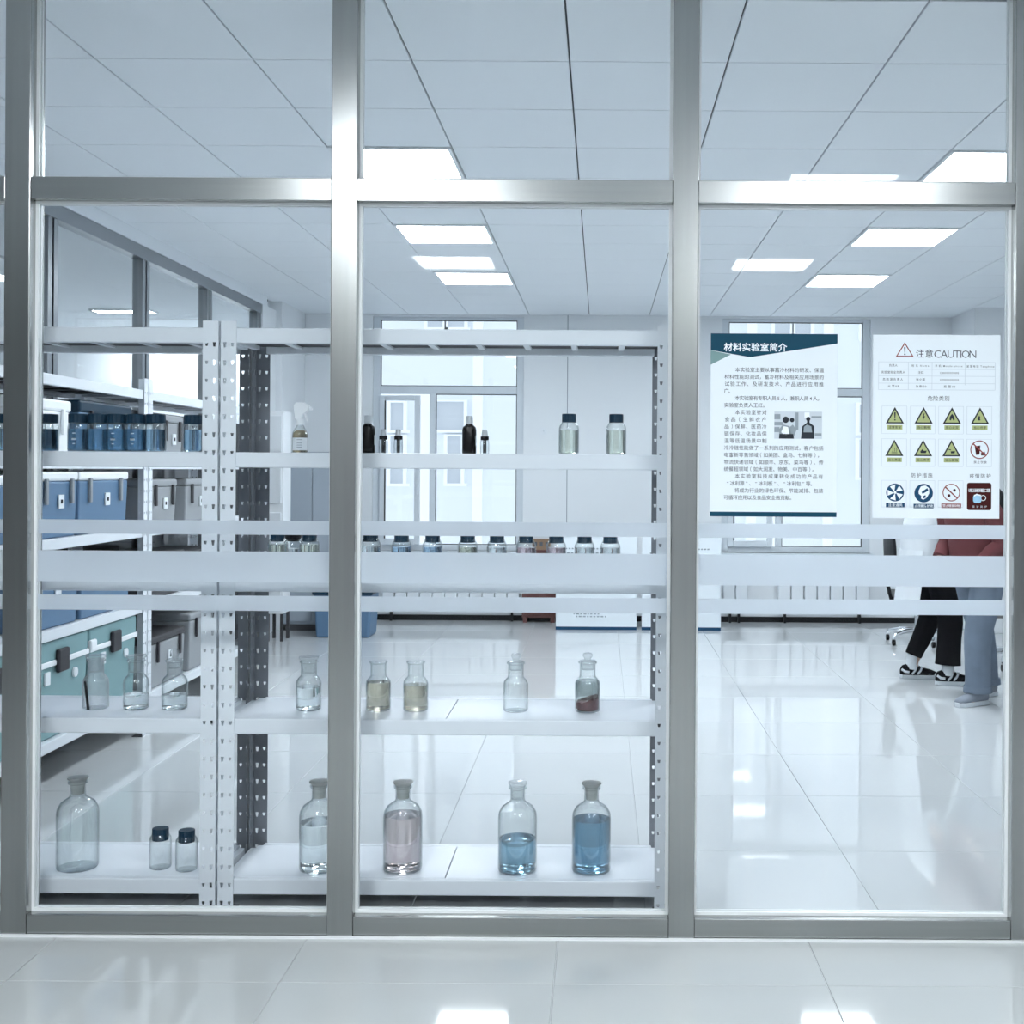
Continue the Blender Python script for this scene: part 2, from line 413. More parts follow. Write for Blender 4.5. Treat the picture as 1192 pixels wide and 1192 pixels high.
def window(name, x0, x1, sash_px):
    wn = struct(name); Y0, Y1 = BACK+.04, BACK+.11; fw = .07
    zt = CEIL-.02; zm0, zm1 = at(560, 458, BACK)[1], at(560, 449, BACK)[1]
    fr = MB()
    fr.box(x0, x0+fw, Y0, Y1, SILL, zt); fr.box(x1-fw, x1, Y0, Y1, SILL, zt)
    fr.box(x0+fw, x1-fw, Y0, Y1, SILL, SILL+.06); fr.box(x0+fw, x1-fw, Y0, Y1, zt-.03, zt); fr.box(x0+fw, x1-fw, Y0, Y1, zm0, zm1)
    xm0, xm1 = [x0 + (x1-x0)*t for t in sash_px['mullion']]
    fr.box(xm0, xm1, Y0, Y1, SILL+.06, zm0)
    fr.build('window_frame', M['win_frame'], wn, bevel=.005)
    g = MB(); k = .008
    def ring(a, b, c, d, y):
        g.box(a, b, y, y+.02, d-k, d); g.box(a, b, y, y+.02, c, c+k); g.box(a, a+k, y, y+.02, c+k, d-k); g.box(b-k, b, y, y+.02, c+k, d-k)
    ring(xm1, x1-fw, SILL+.06, zm0, Y0+.01)
    ring(x0+fw, x1-fw, zm1, zt-.03, Y0+.02)
    g.build('gasket', M['win_gasket'], wn)
    MB().box(x0+fw, x1-fw, Y0+.035, Y0+.041, zm1, zt-.03).build('window_pane', M['win_pane'], wn)
    MB().box(xm1, x1-fw, Y0+.035, Y0+.041, SILL+.06, zm0).build('window_pane', M['win_pane'], wn)
    # sliding sash, pushed towards the left, leaves a gap of open air beside the mullion
    sa, sb = [x0 + (x1-x0)*t for t in sash_px['sash']]
    sh = MB(); sw = .055; za, zb = SILL+.06, zm0-.02
    for q in ((sa, sa+sw, za, zb), (sb-sw, sb, za, zb), (sa+sw, sb-sw, za, za+.06), (sa+sw, sb-sw, zb-.05, zb)): sh.box(q[0], q[1], Y0-.035, Y0-.004, q[2], q[3])
    sso = sh.build('sash', M['win_frame'], wn, bevel=.004)
    MB().box(sa+sw, sb-sw, Y0-.022, Y0-.016, za+.06, zb-.05).build('window_pane', M['win_pane'], sso)
    MB().box(sa+sw-.002, sa+sw+.012, Y0-.037, Y0-.03, za+.06, zb-.05).build('gasket', M['win_gasket'], sso)
    MB().box(sb-sw+.015, sb-.015, Y0-.06, Y0-.035, 1.25, 1.37).build('window_handle', M['win_frame'], sso, bevel=.004)
    MB().box(x0-.03, x1+.03, BACK-.05, BACK+.05, SILL-.03, SILL).build('window_sill', M['win_frame'], wn, bevel=.006)
    return wn
window('window_1', W1[0], W1[1], {'mullion': (.375, .415), 'sash': (.045, .315)})
window('window_2', W2[0], W2[1], {'mullion': (.37, .41), 'sash': (.045, .345)})

# ------------------------------------------------------------------ front glass partition
wall_front = struct('wall_front')
MU = [-2.97, -1.8725, -.8278, .2650, 1.3605, 2.455]
HW = .0412
for x in MU:
    MB().box(x-HW, x+HW, GY, GY+.1, 0, CEIL).build('mullion', M['steel_v'], wall_front, bevel=.003)
RZ0, RZ1, BZ = 2.359, 2.431, .068
for a, b in zip(MU, MU[1:]):
    x0, x1 = a+HW, b-HW
    MB().box(x0, x1, GY+.004, GY+.096, RZ0, RZ1).build('transom_rail', M['steel_h'], wall_front, bevel=.002)
    MB().box(x0, x1, GY+.004, GY+.096, 0, BZ).build('bottom_rail', M['steel_h'], wall_front, bevel=.002)
    for z0, z1, nm in ((BZ, RZ0, 'pane'), (RZ1, CEIL, 'pane')):
        MB().box(x0+.002, x1-.002, GLASS, GLASS+.008, z0+.002, z1-.002).build(nm, M['pane'], wall_front)
        k = .009; g = MB()
        for ya, yb in ((GLASS-.012, GLASS-.001), (GLASS+.009, GLASS+.018)):
            g.box(x0, x0+k, ya, yb, z0, z1); g.box(x1-k, x1, ya, yb, z0, z1)
            g.box(x0+k, x1-k, ya, yb, z0, z0+k); g.box(x0+k, x1-k, ya, yb, z1-k, z1)
        g.build('glazing_bead', M['bead'], wall_front)
    for z0, z1 in ((1.2858, 1.3317), (1.1314, 1.2316), (1.0396, 1.0883)):
        MB().box(x0+.010, x1-.010, GLASS-.0012, GLASS-.0002, z0, z1).build('film_strip', M['film'], wall_front)
MB().box(MU[0]-HW, MU[-1]+HW, GY-.008, GY, 0, .008).build('floor_bead', M['bead'], wall_front)

# ------------------------------------------------------------------ left glass wall to the next room
wall_left = struct('wall_left')
BM0, BM1, LE = 2.88, 2.965, 10.7
MB().box(XL-.05, XL+.05, 3.93, LE, BM1, CEIL+.01).build('bulkhead', M['bulkhead'], wall_left)
MB().box(XL-.04, XL+.04, 3.93, LE, BM0, BM1).build('head_rail', M['steel_dark'], wall_left, bevel=.002)
MB().box(XL-.04, XL+.04, 3.93, LE, 0, .06).build('bottom_rail', M['steel_dark'], wall_left, bevel=.002)
ys = [3.97, 5.24, 6.56, 7.9, 9.18, 10.5]
for y in ys:
    MB().box(XL-.035, XL+.035, y-.06, y-.012, .06, BM0).build('mullion', M['steel_dark'], wall_left, bevel=.002)
    MB().box(XL-.035, XL+.035, y+.012, y+.06, .06, BM0).build('mullion', M['steel_dark'], wall_left, bevel=.002)
for a, b in zip(ys, ys[1:]):
    MB().box(XL-.004, XL+.004, a+.06, b-.06, .06, BM0).build('pane', M['pane'], wall_left)
for a, b in zip(ys, ys[1:]):
    MB().box(XL-.012, XL-.004, a+.06, b-.06, .06, 1.88).build('infill_panel', M['shade_and_infill'], wall_left)
MB().box(XL-.05, XL+.05, LE-.14, 11.0, 0, BM1).build('wall_return', M['wall'], wall_left)

# ------------------------------------------------------------------ building outside the windows
fy = 22.0
fac = thing('outside_building', 'pale building across the yard seen through the back windows', 'building', (0, fy, -8))
MB().box(-16, 16, 0, .6, 0, 22).build('wall', M['facade'], fac)
def fwin(px0, px1, py0, py1):
    x0, z1 = at(px0, py0, fy); x1, z0 = at(px1, py1, fy)
    fr = MB(); d = .06
    for q in ((x0-d, x1+d, z1, z1+.03), (x0-d, x1+d+.05, z0-.05, z0), (x0-d, x0, z0, z1), (x1, x1+d, z0, z1)): fr.box(q[0], q[1], -.10, 0, q[2]+8, q[3]+8)
    f = fr.build('window', M['facade_trim'], fac)
    MB().box(x0, x1, -.03, .02, z0+8, z1+8).build('pane', M['facade_win'], f)
for q in ((508, 540, 467, 500), (521, 537, 507, 562), (497, 515, 345, 381), (521, 540, 345, 381), (455, 470, 468, 500), (455, 470, 507, 562),
          (999, 1022, 472, 505), (999, 1022, 513, 557), (900, 918, 345, 390), (924, 942, 345, 390), (1002, 1022, 345, 396), (905, 925, 472, 505), (905, 925, 513, 557)): fwin(*q)
for px in (556, 874, 963):
    x = xat(px, fy); MB().box(x-.09, x+.09, -.08, 0, 0, 22).build('pilaster', M['facade_trim'], fac)

# ------------------------------------------------------------------ radiators
def radiator(name, label, px0, px1, pitch=.125):
    x0, x1 = xat(px0, 11.75), xat(px1, 11.75); n = max(2, round((x1-x0)/pitch)); pw = (x1-x0)/n
    t = thing(name, label, 'radiator', ((x0+x1)/2, 11.75, 0), 0, 'radiators under the back windows')
    me = MB().box(-pw/2+.005, pw/2-.005, -.035, .035, .17, .60).mesh('fin', M['radiator'])
    for k in range(n):
        o = link_mesh('fin', me, t, (x0+pw*(k+.5)-(x0+x1)/2, 0, 0))
        b = o.modifiers.new('bevel', 'BEVEL'); b.width = .008; b.segments = 2; b.limit_method = 'ANGLE'
    hw = (x1-x0)/2
    for z in (.21, .55): MB().cyl((-hw-.02, 0, z), .016, 2*hw+.04, 12, 'x').build('pipe', M['radiator'], t, True)
    for s in (-1, 1): MB().box(s*(hw-.08)-.010, s*(hw-.08)+.010, .02, .085, .0, .2).build('bracket', M['baseboard'], t)
radiator('radiator', 'long white finned radiator under the window behind the glass shelves', 446, 606)
radiator('radiator', 'wide white finned radiator under the window behind the navy poster', 906, 1012)
radiator('radiator', 'narrow white finned radiator between the notice board and the wider radiator', 842, 871)

# ------------------------------------------------------------------ steel shelving racks
FL = .052
def post_mesh(mat):
    me = MB(); H = 2.0; pitch = .061; n = 32; rem = H - n*pitch; z = 0
    def flange(P):
        xs = (0, FL/2, FL)
        for c in range(2):
            a, b = xs[c], xs[c+1]; m = (a+b)/2
            for k in range(n):
                z0, z1 = k*pitch + (0 if k else 0), (k+1)*pitch if k < n-1 else H
                zc = (k+.5)*pitch; hw, hh = .0056, (.0075 if c else .0115)
                o = [P(a, z0), P(b, z0), P(b, z1), P(a, z1)]
                i = [P(m-hw*.6, zc-hh), P(m+hw*.6, zc-hh), P(m+hw, zc+hh*.5), P(m-hw, zc+hh*.5)]
                me.add(o+i, [(0,1,5,4),(1,2,6,5),(2,3,7,6),(3,0,4,7)])
    flange(lambda u, z: (u, 0, z)); flange(lambda u, z: (0, u, z))
    bmm = me.mesh('post', mat)
    bm = bmesh.new(); bm.from_mesh(bmm)
    bmesh.ops.remove_doubles(bm, verts=bm.verts, dist=1e-5)
    bmesh.ops.recalc_face_normals(bm, faces=bm.faces)
    bm.to_mesh(bmm); bm.free(); return bmm
POST = post_mesh(M['white_metal']); POST_SHADE = post_mesh(M['post_shade'])
def make_rack(label, W, D, levels, loc, rz=0, grey=False):
    """origin at the front left corner on the floor; front along local X, depth along +Y"""
    t = thing('shelf_rack', label, 'shelf rack', loc, rz, 'white perforated steel shelf racks')
    for x, y, r in ((0, 0, 0), (W, 0, PI/2), (W, D, PI), (0, D, -PI/2)):
        p = link_mesh('post', POST_SHADE if (y > 0 and grey) else POST, t, (x, y, 0), r)
        s = p.modifiers.new('solid', 'SOLIDIFY'); s.thickness = .0022; s.offset = 0
    for x in (.001, W-.056):
        for y in (.001, D-.056): MB().box(x, x+.055, y, y+.055, 0, .004).build('foot', M['bin_dark'], t)
    h = .052
    for z in levels:
        zb = z - h; a = .006
        MB().box(FL-.006, W-FL+.006, a, a+.028, zb, z).build('front_beam', M['white_metal'], t, bevel=.004)
        MB().box(FL-.006, W-FL+.006, D-a-.028, D-a, zb, z).build('rear_beam', M['white_metal'], t, bevel=.004)
        MB().box(a, a+.022, FL, D-FL, zb+.012, z-.006).build('side_beam', M['white_metal'], t)
        MB().box(W-a-.022, W-a, FL, D-FL, zb+.012, z-.006).build('side_beam', M['white_metal'], t)
        xs = [.03, W/2-.002, W/2+.002, W-.03]
        for q in range(0, len(xs), 2): MB().box(xs[q], xs[q+1], a+.030, D-a-.030, z-.014, z-.001).build('deck_board', M['deck'], t)
        MB().box(.03, W-.03, a+.030, D-a-.030, z-.026, z-.015).build('shade_board', M['shade_and_infill'], t)  # added dark sheet standing in for the shade under the deck
        for q in range(1, 9):
            xx = W*q/9; MB().box(xx-.011, xx+.011, a+.03, D-a-.03, z-.034, z-.0265).build('cross_bar', M['white_metal'], t)
    return t
RY = 4.02; RD = .41
LV = [.107, .651, 1.134, 1.555, 1.977]
RB0 = -1.290
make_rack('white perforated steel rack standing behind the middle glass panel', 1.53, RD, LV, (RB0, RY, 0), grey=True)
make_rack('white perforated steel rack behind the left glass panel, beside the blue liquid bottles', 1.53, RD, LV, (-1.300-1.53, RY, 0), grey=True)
LR = -2.55
LVL = [.225, .743, 1.165, 1.545, 1.935]
make_rack('white rack along the left glass wall holding blue and teal boxes', 2.0, .42, LVL, (LR, 4.67, 0), PI/2)
make_rack('white rack along the left glass wall farther in, holding grey boxes', 1.9, .42, LVL, (LR, 6.69, 0), PI/2)

# ------------------------------------------------------------------ boxes on the left racks
def tote(name, label, y0, y1, z, h, body, lid, latch, group, lidh=.045, style='clip', depth=.34, xf=LR-.02):
    """closed plastic box; front faces +X; origin at base centre"""
    L_ = y1-y0; t = thing(name, label, 'storage box', (xf-depth/2, (y0+y1)/2, z), 0, group)
    hx, hy = depth/2, L_/2; zt = h-lidh; tp = .012
    b = MB(); vs = [(-hx+tp,-hy+tp,0),(hx-tp,-hy+tp,0),(hx-tp,hy-tp,0),(-hx+tp,hy-tp,0),(-hx+.004,-hy+.004,zt),(hx-.004,-hy+.004,zt),(hx-.004,hy-.004,zt),(-hx+.004,hy-.004,zt)]
    b.add(vs, [(0,3,2,1),(4,5,6,7),(0,1,5,4),(1,2,6,5),(2,3,7,6),(3,0,4,7)])
    b.build('body', M[body], t, bevel=.010)
    MB().box(-hx, hx, -hy, hy, zt, h).build('lid', M[lid], t, bevel=.012)
    if style == 'trim':
        MB().box(hx-.006, hx+.006, -hy, hy, zt-.018, zt+.008).build('trim_band', M['bin_white'], t, bevel=.003)
        MB().box(hx-.02, hx+.010, -hy, -hy+.07, zt-.012, zt+.045).build('corner_grip', M['bin_white'], t, bevel=.01)
        MB().box(hx, hx+.022, -.06, .05, zt-.055, zt+.055).build('latch', M[latch], t, bevel=.008)
        MB().box(hx-.004, hx+.003, -hy*.55, -hy*.55+.05, zt-.10, zt-.04).build('label_tag', M['label'], t)
        MB().cyl((hx-.004, hy*.5, zt-.085), .024, .010, 14, 'x').build('drain_plug', M['label'], t, True)
    else:
        for s in (-.62, .62):
            MB().box(hx-.002, hx+.012, s*hy-.012, s*hy+.012, zt-.11, zt+.012).build('clip', M[latch], t, bevel=.004)
        MB().box(hx-.005, hx+.002, .0, .055, zt-.13, zt-.065).build('label_tag', M['label'], t)
        MB().box(hx, hx+.004, .018, .036, zt-.107, zt-.088).build('label_mark', M['ink'], t)
    return t
Z5 = LVL
g = 'blue boxes with white lids'
tote('storage_box', 'blue box with white lid, nearer of the pair under the blue liquid bottles', 5.41, 5.84, Z5[2], .315, 'blue_bin', 'bin_white', 'bin_grey', g)
tote('storage_box', 'blue box with white lid, farther of the pair under the blue liquid bottles', 5.85, 6.46, Z5[2], .315, 'blue_bin', 'bin_white', 'bin_grey', g)
tote('storage_box', 'blue box with white lid at the left picture edge, beside the steel upright', 4.88, 5.36, Z5[2], .30, 'blue_bin', 'bin_white', 'bin_grey', g)
tote('storage_box', 'mid blue box on the shelf above the nearer teal box', 5.34, 5.86, Z5[1], .33, 'blue_bin', 'blue_bin', 'bin_grey', 'blue boxes above the teal boxes')
tote('storage_box', 'darker blue box on the shelf above the farther teal box', 5.89, 6.5, Z5[1], .30, 'blue_bin', 'navy', 'bin_grey', 'blue boxes above the teal boxes')
g = 'teal boxes with white trim'
tote('cool_box', 'teal box with white trim and black latch, nearer of the two in view', 5.36, 5.96, Z5[0], .46, 'teal', 'teal', 'latch', g, .10, 'trim')
tote('cool_box', 'teal box with white trim and black latch, second from the steel upright', 5.98, 6.58, Z5[0], .46, 'teal', 'teal', 'latch', g, .10, 'trim')
tote('cool_box', 'teal box with white trim mostly hidden behind the left steel upright', 4.74, 5.34, Z5[0], .46, 'teal', 'teal', 'latch', g, .10, 'trim')
tote('storage_box', 'white box with ribbed lid behind the leftmost blue liquid bottles', 5.22, 5.76, Z5[3], .275, 'bin_white', 'bin_white', 'bin_white', None, .055)
tote('storage_box', 'blue box with navy lid behind the row of blue liquid bottles', 5.85, 6.5, Z5[3], .29, 'blue_bin', 'navy', 'latch', None, .06)
g = 'grey boxes on the farther left rack'
tote('storage_box', 'pale grey box between the blue liquid bottles and the rack post', 6.93, 7.30, Z5[3], .27, 'bin_grey', 'bin_grey', 'bin_dark', g)
tote('storage_box', 'grey box with white tag left of a dark gap, under the pale grey box', 6.76, 7.20, Z5[2], .27, 'bin_grey', 'bin_grey', 'bin_dark', g)
tote('storage_box', 'grey box with white tag beside the rack post, right of the dark gap', 7.36, 7.85, Z5[2], .27, 'bin_grey', 'bin_grey', 'bin_dark', g)
tote('storage_box', 'near black box on the second shelf of the grey box rack', 6.78, 7.34, Z5[1], .26, 'bin_dark', 'bin_dark', 'latch', g)
tote('storage_box', 'dark grey box behind the near black box, second shelf', 7.42, 7.95, Z5[1], .24, 'bin_grey', 'bin_dark', 'latch', g)
tote('storage_box', 'grey chest behind the small stoppered jars, right of the teal boxes', 6.78, 7.36, Z5[0], .30, 'bin_grey', 'bin_dark', 'latch', g)
tote('storage_box', 'grey chest beyond the first grey chest, close to the rack post', 7.44, 8.0, Z5[0], .36, 'bin_grey', 'bin_grey', 'latch', g)

# ------------------------------------------------------------------ back of the room, left corner and along the wall
cx0, cx1 = xat(330, 11.0), xat(398, 11.0)
t = thing('metal_cabinet', 'tall blue grey metal cabinet in the back left corner', 'cabinet', ((cx0+cx1)/2, 11.2, 0))
hw = (cx1-cx0)/2
MB().box(-hw, hw, -.2, .2, .06, 1.66).build('body', M['grey_cabinet'], t, bevel=.006)
MB().box(-hw+.02, hw-.02, -.18, .18, 0, .06).build('plinth', M['bin_dark'], t)
for s in (-1, 1):
    d = MB().box(min(s*.004, s*(hw-.01)), max(s*.004, s*(hw-.01)), -.215, -.2, .09, 1.63).build('door', M['grey_cabinet'], t, bevel=.003)
    MB().box(s*.035-.008, s*.035+.008, -.24, -.215, .85, .99).build('handle', M['chrome'], d, bevel=.003)
t = thing('narrow_cabinet', 'white narrow upright cabinet left of the blue grey cabinet', 'cabinet', (-2.83, 10.42, 0))
MB().box(-.075, .075, -.12, .12, .24, 2.0).build('body', M['bin_white'], t, bevel=.006)
for z in (.26, .78, 1.2, 1.62): MB().box(-.065, .055, -.132, -.12, z, z+.34).build('drawer_front', M['label'], t, bevel=.004)
for x in (-.06, .06):
    for y in (-.1, .1): MB().box(x-.012, x+.012, y-.012, y+.012, 0, .24).build('leg', M['bin_dark'], t)
bx0, bx1 = xat(371, 10.75), xat(440, 10.75)
t = thing('blue_bin', 'blue plastic bin on the floor in front of the back window', 'bin', ((bx0+bx1)/2, 10.72, 0))
hw = (bx1-bx0)/2
b = MB(); b.add([(-hw+.03,-.17,0),(hw-.03,-.17,0),(hw-.03,.17,0),(-hw+.03,.17,0),(-hw+.01,-.19,.40),(hw-.01,-.19,.40),(hw-.01,.19,.40),(-hw+.01,.19,.40)],
       [(0,3,2,1),(4,5,6,7),(0,1,5,4),(1,2,6,5),(2,3,7,6),(3,0,4,7)]); b.build('body', M['blue_bin'], t, bevel=.02)
MB().box(-hw, hw, -.2, .2, .38, .43).build('lid', M['navy'], t, bevel=.012)

def board(label, px0, px1, top, lines, seedy):
    Y = 11.2; x0, x1 = xat(px0, Y), xat(px1, Y); zt = at((px0+px1)/2, top, Y)[1]
    t = thing('notice_board', label, 'notice board', ((x0+x1)/2, Y, 0), 0, 'white notice boards by the back wall'); hw = (x1-x0)/2
    MB().box(-hw, hw, -.012, .012, .0, zt).build('panel', M['paper'], t, bevel=.003)
    MB().box(-hw, hw, -.0135, -.012, .0, .030).build('blue_band', M['p_blue'], t)
    rnd = random.Random(seedy); k = MB()
    for z, xa, xb in lines:
        x = xa
        while x < xb:
            wd = rnd.uniform(.012, .03); k.box(x*2*hw-hw, x*2*hw-hw+wd, -.0135, -.012, z, z+.012); x += (wd+.012)/(2*hw)
    k.build('text_lines', M['p_mid'], t)['kind'] = 'stuff'
    for s in (-1, 1): MB().box(s*hw*.7-.02, s*hw*.7+.02, .012, .20, 0, .02).build('foot', M['bin_dark'], t)
    MB().box(-.015, .015, .012, .035, 0, zt*.9).build('strut', M['bin_dark'], t)
board('white notice board with small text and blue base band, behind the glass shelves', 648, 742, 622, [(.12, .25, .62), (.145, .22, .55), (.17, .1, .3), (.76, .1, .6), (.72, .1, .55)], 1)
board('white notice board with blue base band beside the third steel upright', 748, 840, 620, [(.12, .12, .4), (.50, .70, .86), (.76, .70, .85), (.72, .1, .5)], 2)
rx0, rx1 = xat(609, 11.75), xat(648, 11.75)
t = thing('wooden_cabinet', 'low red brown wooden cabinet against the back wall beside the notice board', 'cabinet', ((rx0+rx1)/2, 11.76, 0)); hw = (rx1-rx0)/2
MB().box(-hw, hw, -.075, .075, .05, .70).build('body', M['red_brown'], t, bevel=.004)
MB().box(-hw-.03, hw+.06, -.085, .08, .70, .72).build('top', M['red_brown'], t, bevel=.004)
for s in (-1, 1): MB().box(s*(hw-.03)-.02, s*(hw-.03)+.02, -.07, .07, 0, .05).build('foot', M['red_brown'], t)
MB().box(-hw+.015, hw-.015, -.087, -.075, .08, .67).build('door', M['red_brown'], t, bevel=.003)
t = thing('carton', 'small brown carton on top of the red brown wooden cabinet', 'box', (xat(631, 11.75), 11.74, .72))
MB().box(-.088, .088, -.06, .06, 0, .105).build('body', M['carton'], t, bevel=.002)
MB().box(-.088, .088, -.012, .012, .105, .1065).build('tape', M['label'], t)
k = MB()
for x in (-.055, 0, .055): k.box(x-.014, x+.014, -.0615, -.06, .035, .075)
k.build('print', M['ink_grey'], t)
t = thing('wall_hook', 'small white round hook on the back wall right of the window', 'hook', (xat(633, BACK), BACK, at(633, 502, BACK)[1]))
MB().cyl((0, 0, 0), .035, .018, 16, 'y').build('plate', M['label'], t, True)
MB().tube([(0, -.018, 0), (0, -.05, -.005), (0, -.055, .02)], .008, 8).build('peg', M['label'], t, True)

# ------------------------------------------------------------------ bottles and jars on the glass side racks
def shell(prof, th):
    """closed glass wall from an outer profile (from the base centre to the mouth)"""
    inner = [(max(r-th, 0) if r > 0 else 0, z + (th*1.6 if i < 2 else 0)) for i, (r, z) in enumerate(prof)]
    return prof + inner[::-1]
def interp(prof, z):
    for (r0, z0), (r1, z1) in zip(prof, prof[1:]):
        if z0 <= z <= z1 and z1 > z0: return r0 + (r1-r0)*(z-z0)/(z1-z0)
    return prof[-1][0]
def fill(prof, th, level):
    p = [(0, th*1.6+.0005)]
    base = [(r, z) for r, z in prof if z < level]
    p.append((max(base[1][0]-th-.0008, .001), th*1.6+.0005))
    for r, z in base[2:]:
        if z > th*2: p.append((r-th-.0008, z))
    p.append((interp(prof, level)-th-.0008, level)); p.append((0, level)); return p
REAGENT = [(0,0),(.058,0),(.066,.004),(.068,.012),(.068,.185),(.0655,.203),(.055,.222),(.038,.234),(.0275,.241),(.0255,.249),(.0255,.283),(.032,.286),(.032,.292),(.028,.294)]
JAR = [(0,0),(.037,0),(.0425,.003),(.044,.009),(.044,.094),(.042,.104),(.035,.114),(.0285,.120),(.0275,.126),(.0275,.164),(.032,.167),(.032,.172),(.0295,.174)]
SMALL = [(0,0),(.029,0),(.034,.003),(.0355,.008),(.0355,.090),(.034,.100),(.0275,.110),(.0245,.115),(.0245,.122)]
WIDE = [(0,0),(.030,0),(.035,.003),(.0365,.008),(.0365,.082),(.0350,.090),(.0285,.100),(.0250,.105),(.0245,.110),(.0245,.125)]
SLIM = [(0,0),(.026,0),(.0300,.003),(.0315,.008),(.0315,.086),(.030,.094),(.0240,.106),(.0212,.111),(.0212,.122)]
def cap_mesh(r, h, z, n=24):
    p = MB(); k = 36
    vs = []; rows = [(z, 1), (z+h*.93, 1), (z+h, .95)]
    for zz, s in rows:
        vs += [((r*s if q % 2 else r*s*.955)*math.cos(2*PI*q/k), (r*s if q % 2 else r*s*.955)*math.sin(2*PI*q/k), zz) for q in range(k)]
    fs = [(i*k+q, i*k+(q+1) % k, (i+1)*k+(q+1) % k, (i+1)*k+q) for i in range(2) for q in range(k)]
    vs += [(0,0,z+h),(0,0,z)]
    fs += [(2*k+q, 2*k+(q+1) % k, 3*k) for q in range(k)] + [((q+1) % k, q, 3*k+1) for q in range(k)]
    return p.add(vs, fs)
def bottle(name, label, cat, px, py_base, shelf_z, Y, prof, th, level=None, liq=None, cap=None, stopper=None, group=None, scale=1.0, glass='bottle', scale_z=1.0):
    x = xat(px, Y)
    t = thing(name, label, cat, (x, Y, shelf_z), 0, group)
    pr = [(r*scale, z*scale*scale_z) for r, z in prof]; th *= scale
    MB().lathe(shell(pr, th), n=32).build('glass_body', M[glass], t, True, angle=.9)
    if liq: MB().lathe(fill(pr, th, level*scale*scale_z), n=32).build('liquid', LIQ[liq], t, True, angle=.7)
    top = pr[-1][1]; rn = pr[-1][0]
    if cap: cap_mesh(rn*cap[0], cap[1]*scale, top-cap[1]*scale*.78).build('cap', M[cap[2]], t, True, angle=.5)
    if stopper == 'disc':
        MB().lathe([(0, top-.045),(rn*.74, top-.045),(rn*.86, top-.002),(rn*1.02, top+.003),(rn*1.22, top+.008),(rn*1.22, top+.013),(0, top+.015)], n=28).build('stopper', M['stopper_grey'], t, True)
    if stopper == 'clear':
        MB().lathe([(0, top-.045),(rn*.74, top-.045),(rn*.86, top-.002),(rn*1.0, top+.003),(rn*1.18, top+.008),(rn*1.15, top+.014),(rn*.6, top+.013),(0, top+.010)], n=28).build('stopper', M['jar_milky'], t, True)
    if stopper in ('knob', 'tall'):
        k = 1.0 if stopper == 'knob' else 1.25
        MB().lathe([(0, top-.03),(rn*.72, top-.03),(rn*.82, top-.002),(rn*.95, top+.002),(rn*.42, top+.005),(rn*.36, top+.008*k),(rn*.55, top+.016*k),(rn*.58, top+.022*k),(rn*.45, top+.028*k),(0, top+.031*k)], n=24).build('stopper', M['jar_milky'], t, True)
    return t
Zs = LV
YB = 4.19
def zl(y): return y
# bottom shelf
Y0_ = 4.135
g = 'large stoppered reagent bottles on the bottom shelf'
bottle('reagent_bottle', 'large empty glass bottle with grey stopper, bottom shelf of the left rack', 'bottle', 93, 1014, Zs[0], Y0_, REAGENT, .003, stopper='disc', group=g, scale=1.03)
bottle('reagent_bottle', 'large glass bottle of clear water half hidden by the second steel upright', 'bottle', 374, 1014, Zs[0], Y0_, REAGENT, .003, .165, 'water', stopper='disc', group=g)
bottle('reagent_bottle', 'large glass bottle nearly full of pale pink liquid, bottom shelf', 'bottle', 471.5, 1016, Zs[0], Y0_, REAGENT, .003, .192, 'rose liquid', stopper='disc', group=g)
bottle('reagent_bottle', 'large glass bottle half filled with blue liquid, clear glass stopper', 'bottle', 605, 1014, Zs[0], Y0_, REAGENT, .003, .112, 'mid blue liquid', stopper='clear', group=g)
bottle('reagent_bottle', 'large glass bottle nearly full of deep blue liquid, grey stopper', 'bottle', 691, 1012, Zs[0], Y0_, REAGENT, .003, .182, 'deep blue liquid', stopper='disc', group=g)
g = 'small empty bottles with navy caps'
bottle('capped_bottle', 'small empty bottle with navy cap on the bottom shelf, left of its twin', 'bottle', 189.5, 1010, Zs[0], 4.14, SMALL, .0022, cap=(1.08, .038, 'navy'), group=g, scale=1.06)
bottle('capped_bottle', 'small empty bottle with navy cap on the bottom shelf, next to the rack post', 'bottle', 220, 1012, Zs[0], 4.12, SMALL, .0022, cap=(1.08, .038, 'navy'), group=g, scale=1.06)
# second shelf
g = 'small reagent jars on the second shelf'
t1 = bottle('reagent_jar', 'small milky glass jar with a black stick leaning on it, leftmost on the second shelf', 'jar', 113, 826, Zs[1], YB, JAR, .0025, stopper='clear', group=g, glass='jar_milky')
MB().tube([(-.016, -.0495, .104), (-.004, -.0500, .004)], .0045, 10).build('stir_stick', M['black'], t1, True)
bottle('reagent_jar', 'small clear jar with flat stopper and little liquid, between two jars left of the post', 'jar', 160, 827, Zs[1], YB, JAR, .0025, .052, 'water', stopper='clear', group=g)
bottle('reagent_jar', 'small clear jar with knobbed stopper in front of the grey chest', 'jar', 205, 827, Zs[1], YB, JAR, .0025, .052, 'water', stopper='tall', group=g)
bottle('reagent_jar', 'small jar of clear water on the second shelf, left of the second steel upright', 'jar', 361, 826, Zs[1], YB, JAR, .0025, .080, 'water', group=g, stopper='clear')
bottle('reagent_jar', 'small open jar of brownish liquid, nearer the second steel upright', 'jar', 442, 828, Zs[1], YB, JAR, .0025, .100, 'brownish liquid', group=g)
bottle('reagent_jar', 'small open jar of brownish liquid, the right one of the two and less full', 'jar', 485.5, 828, Zs[1], YB, JAR, .0025, .091, 'brownish liquid', group=g)
bottle('reagent_jar', 'small empty clear jar with ball stopper at the middle of the second shelf', 'jar', 602, 827, Zs[1], YB, JAR, .0025, stopper='knob', group=g)
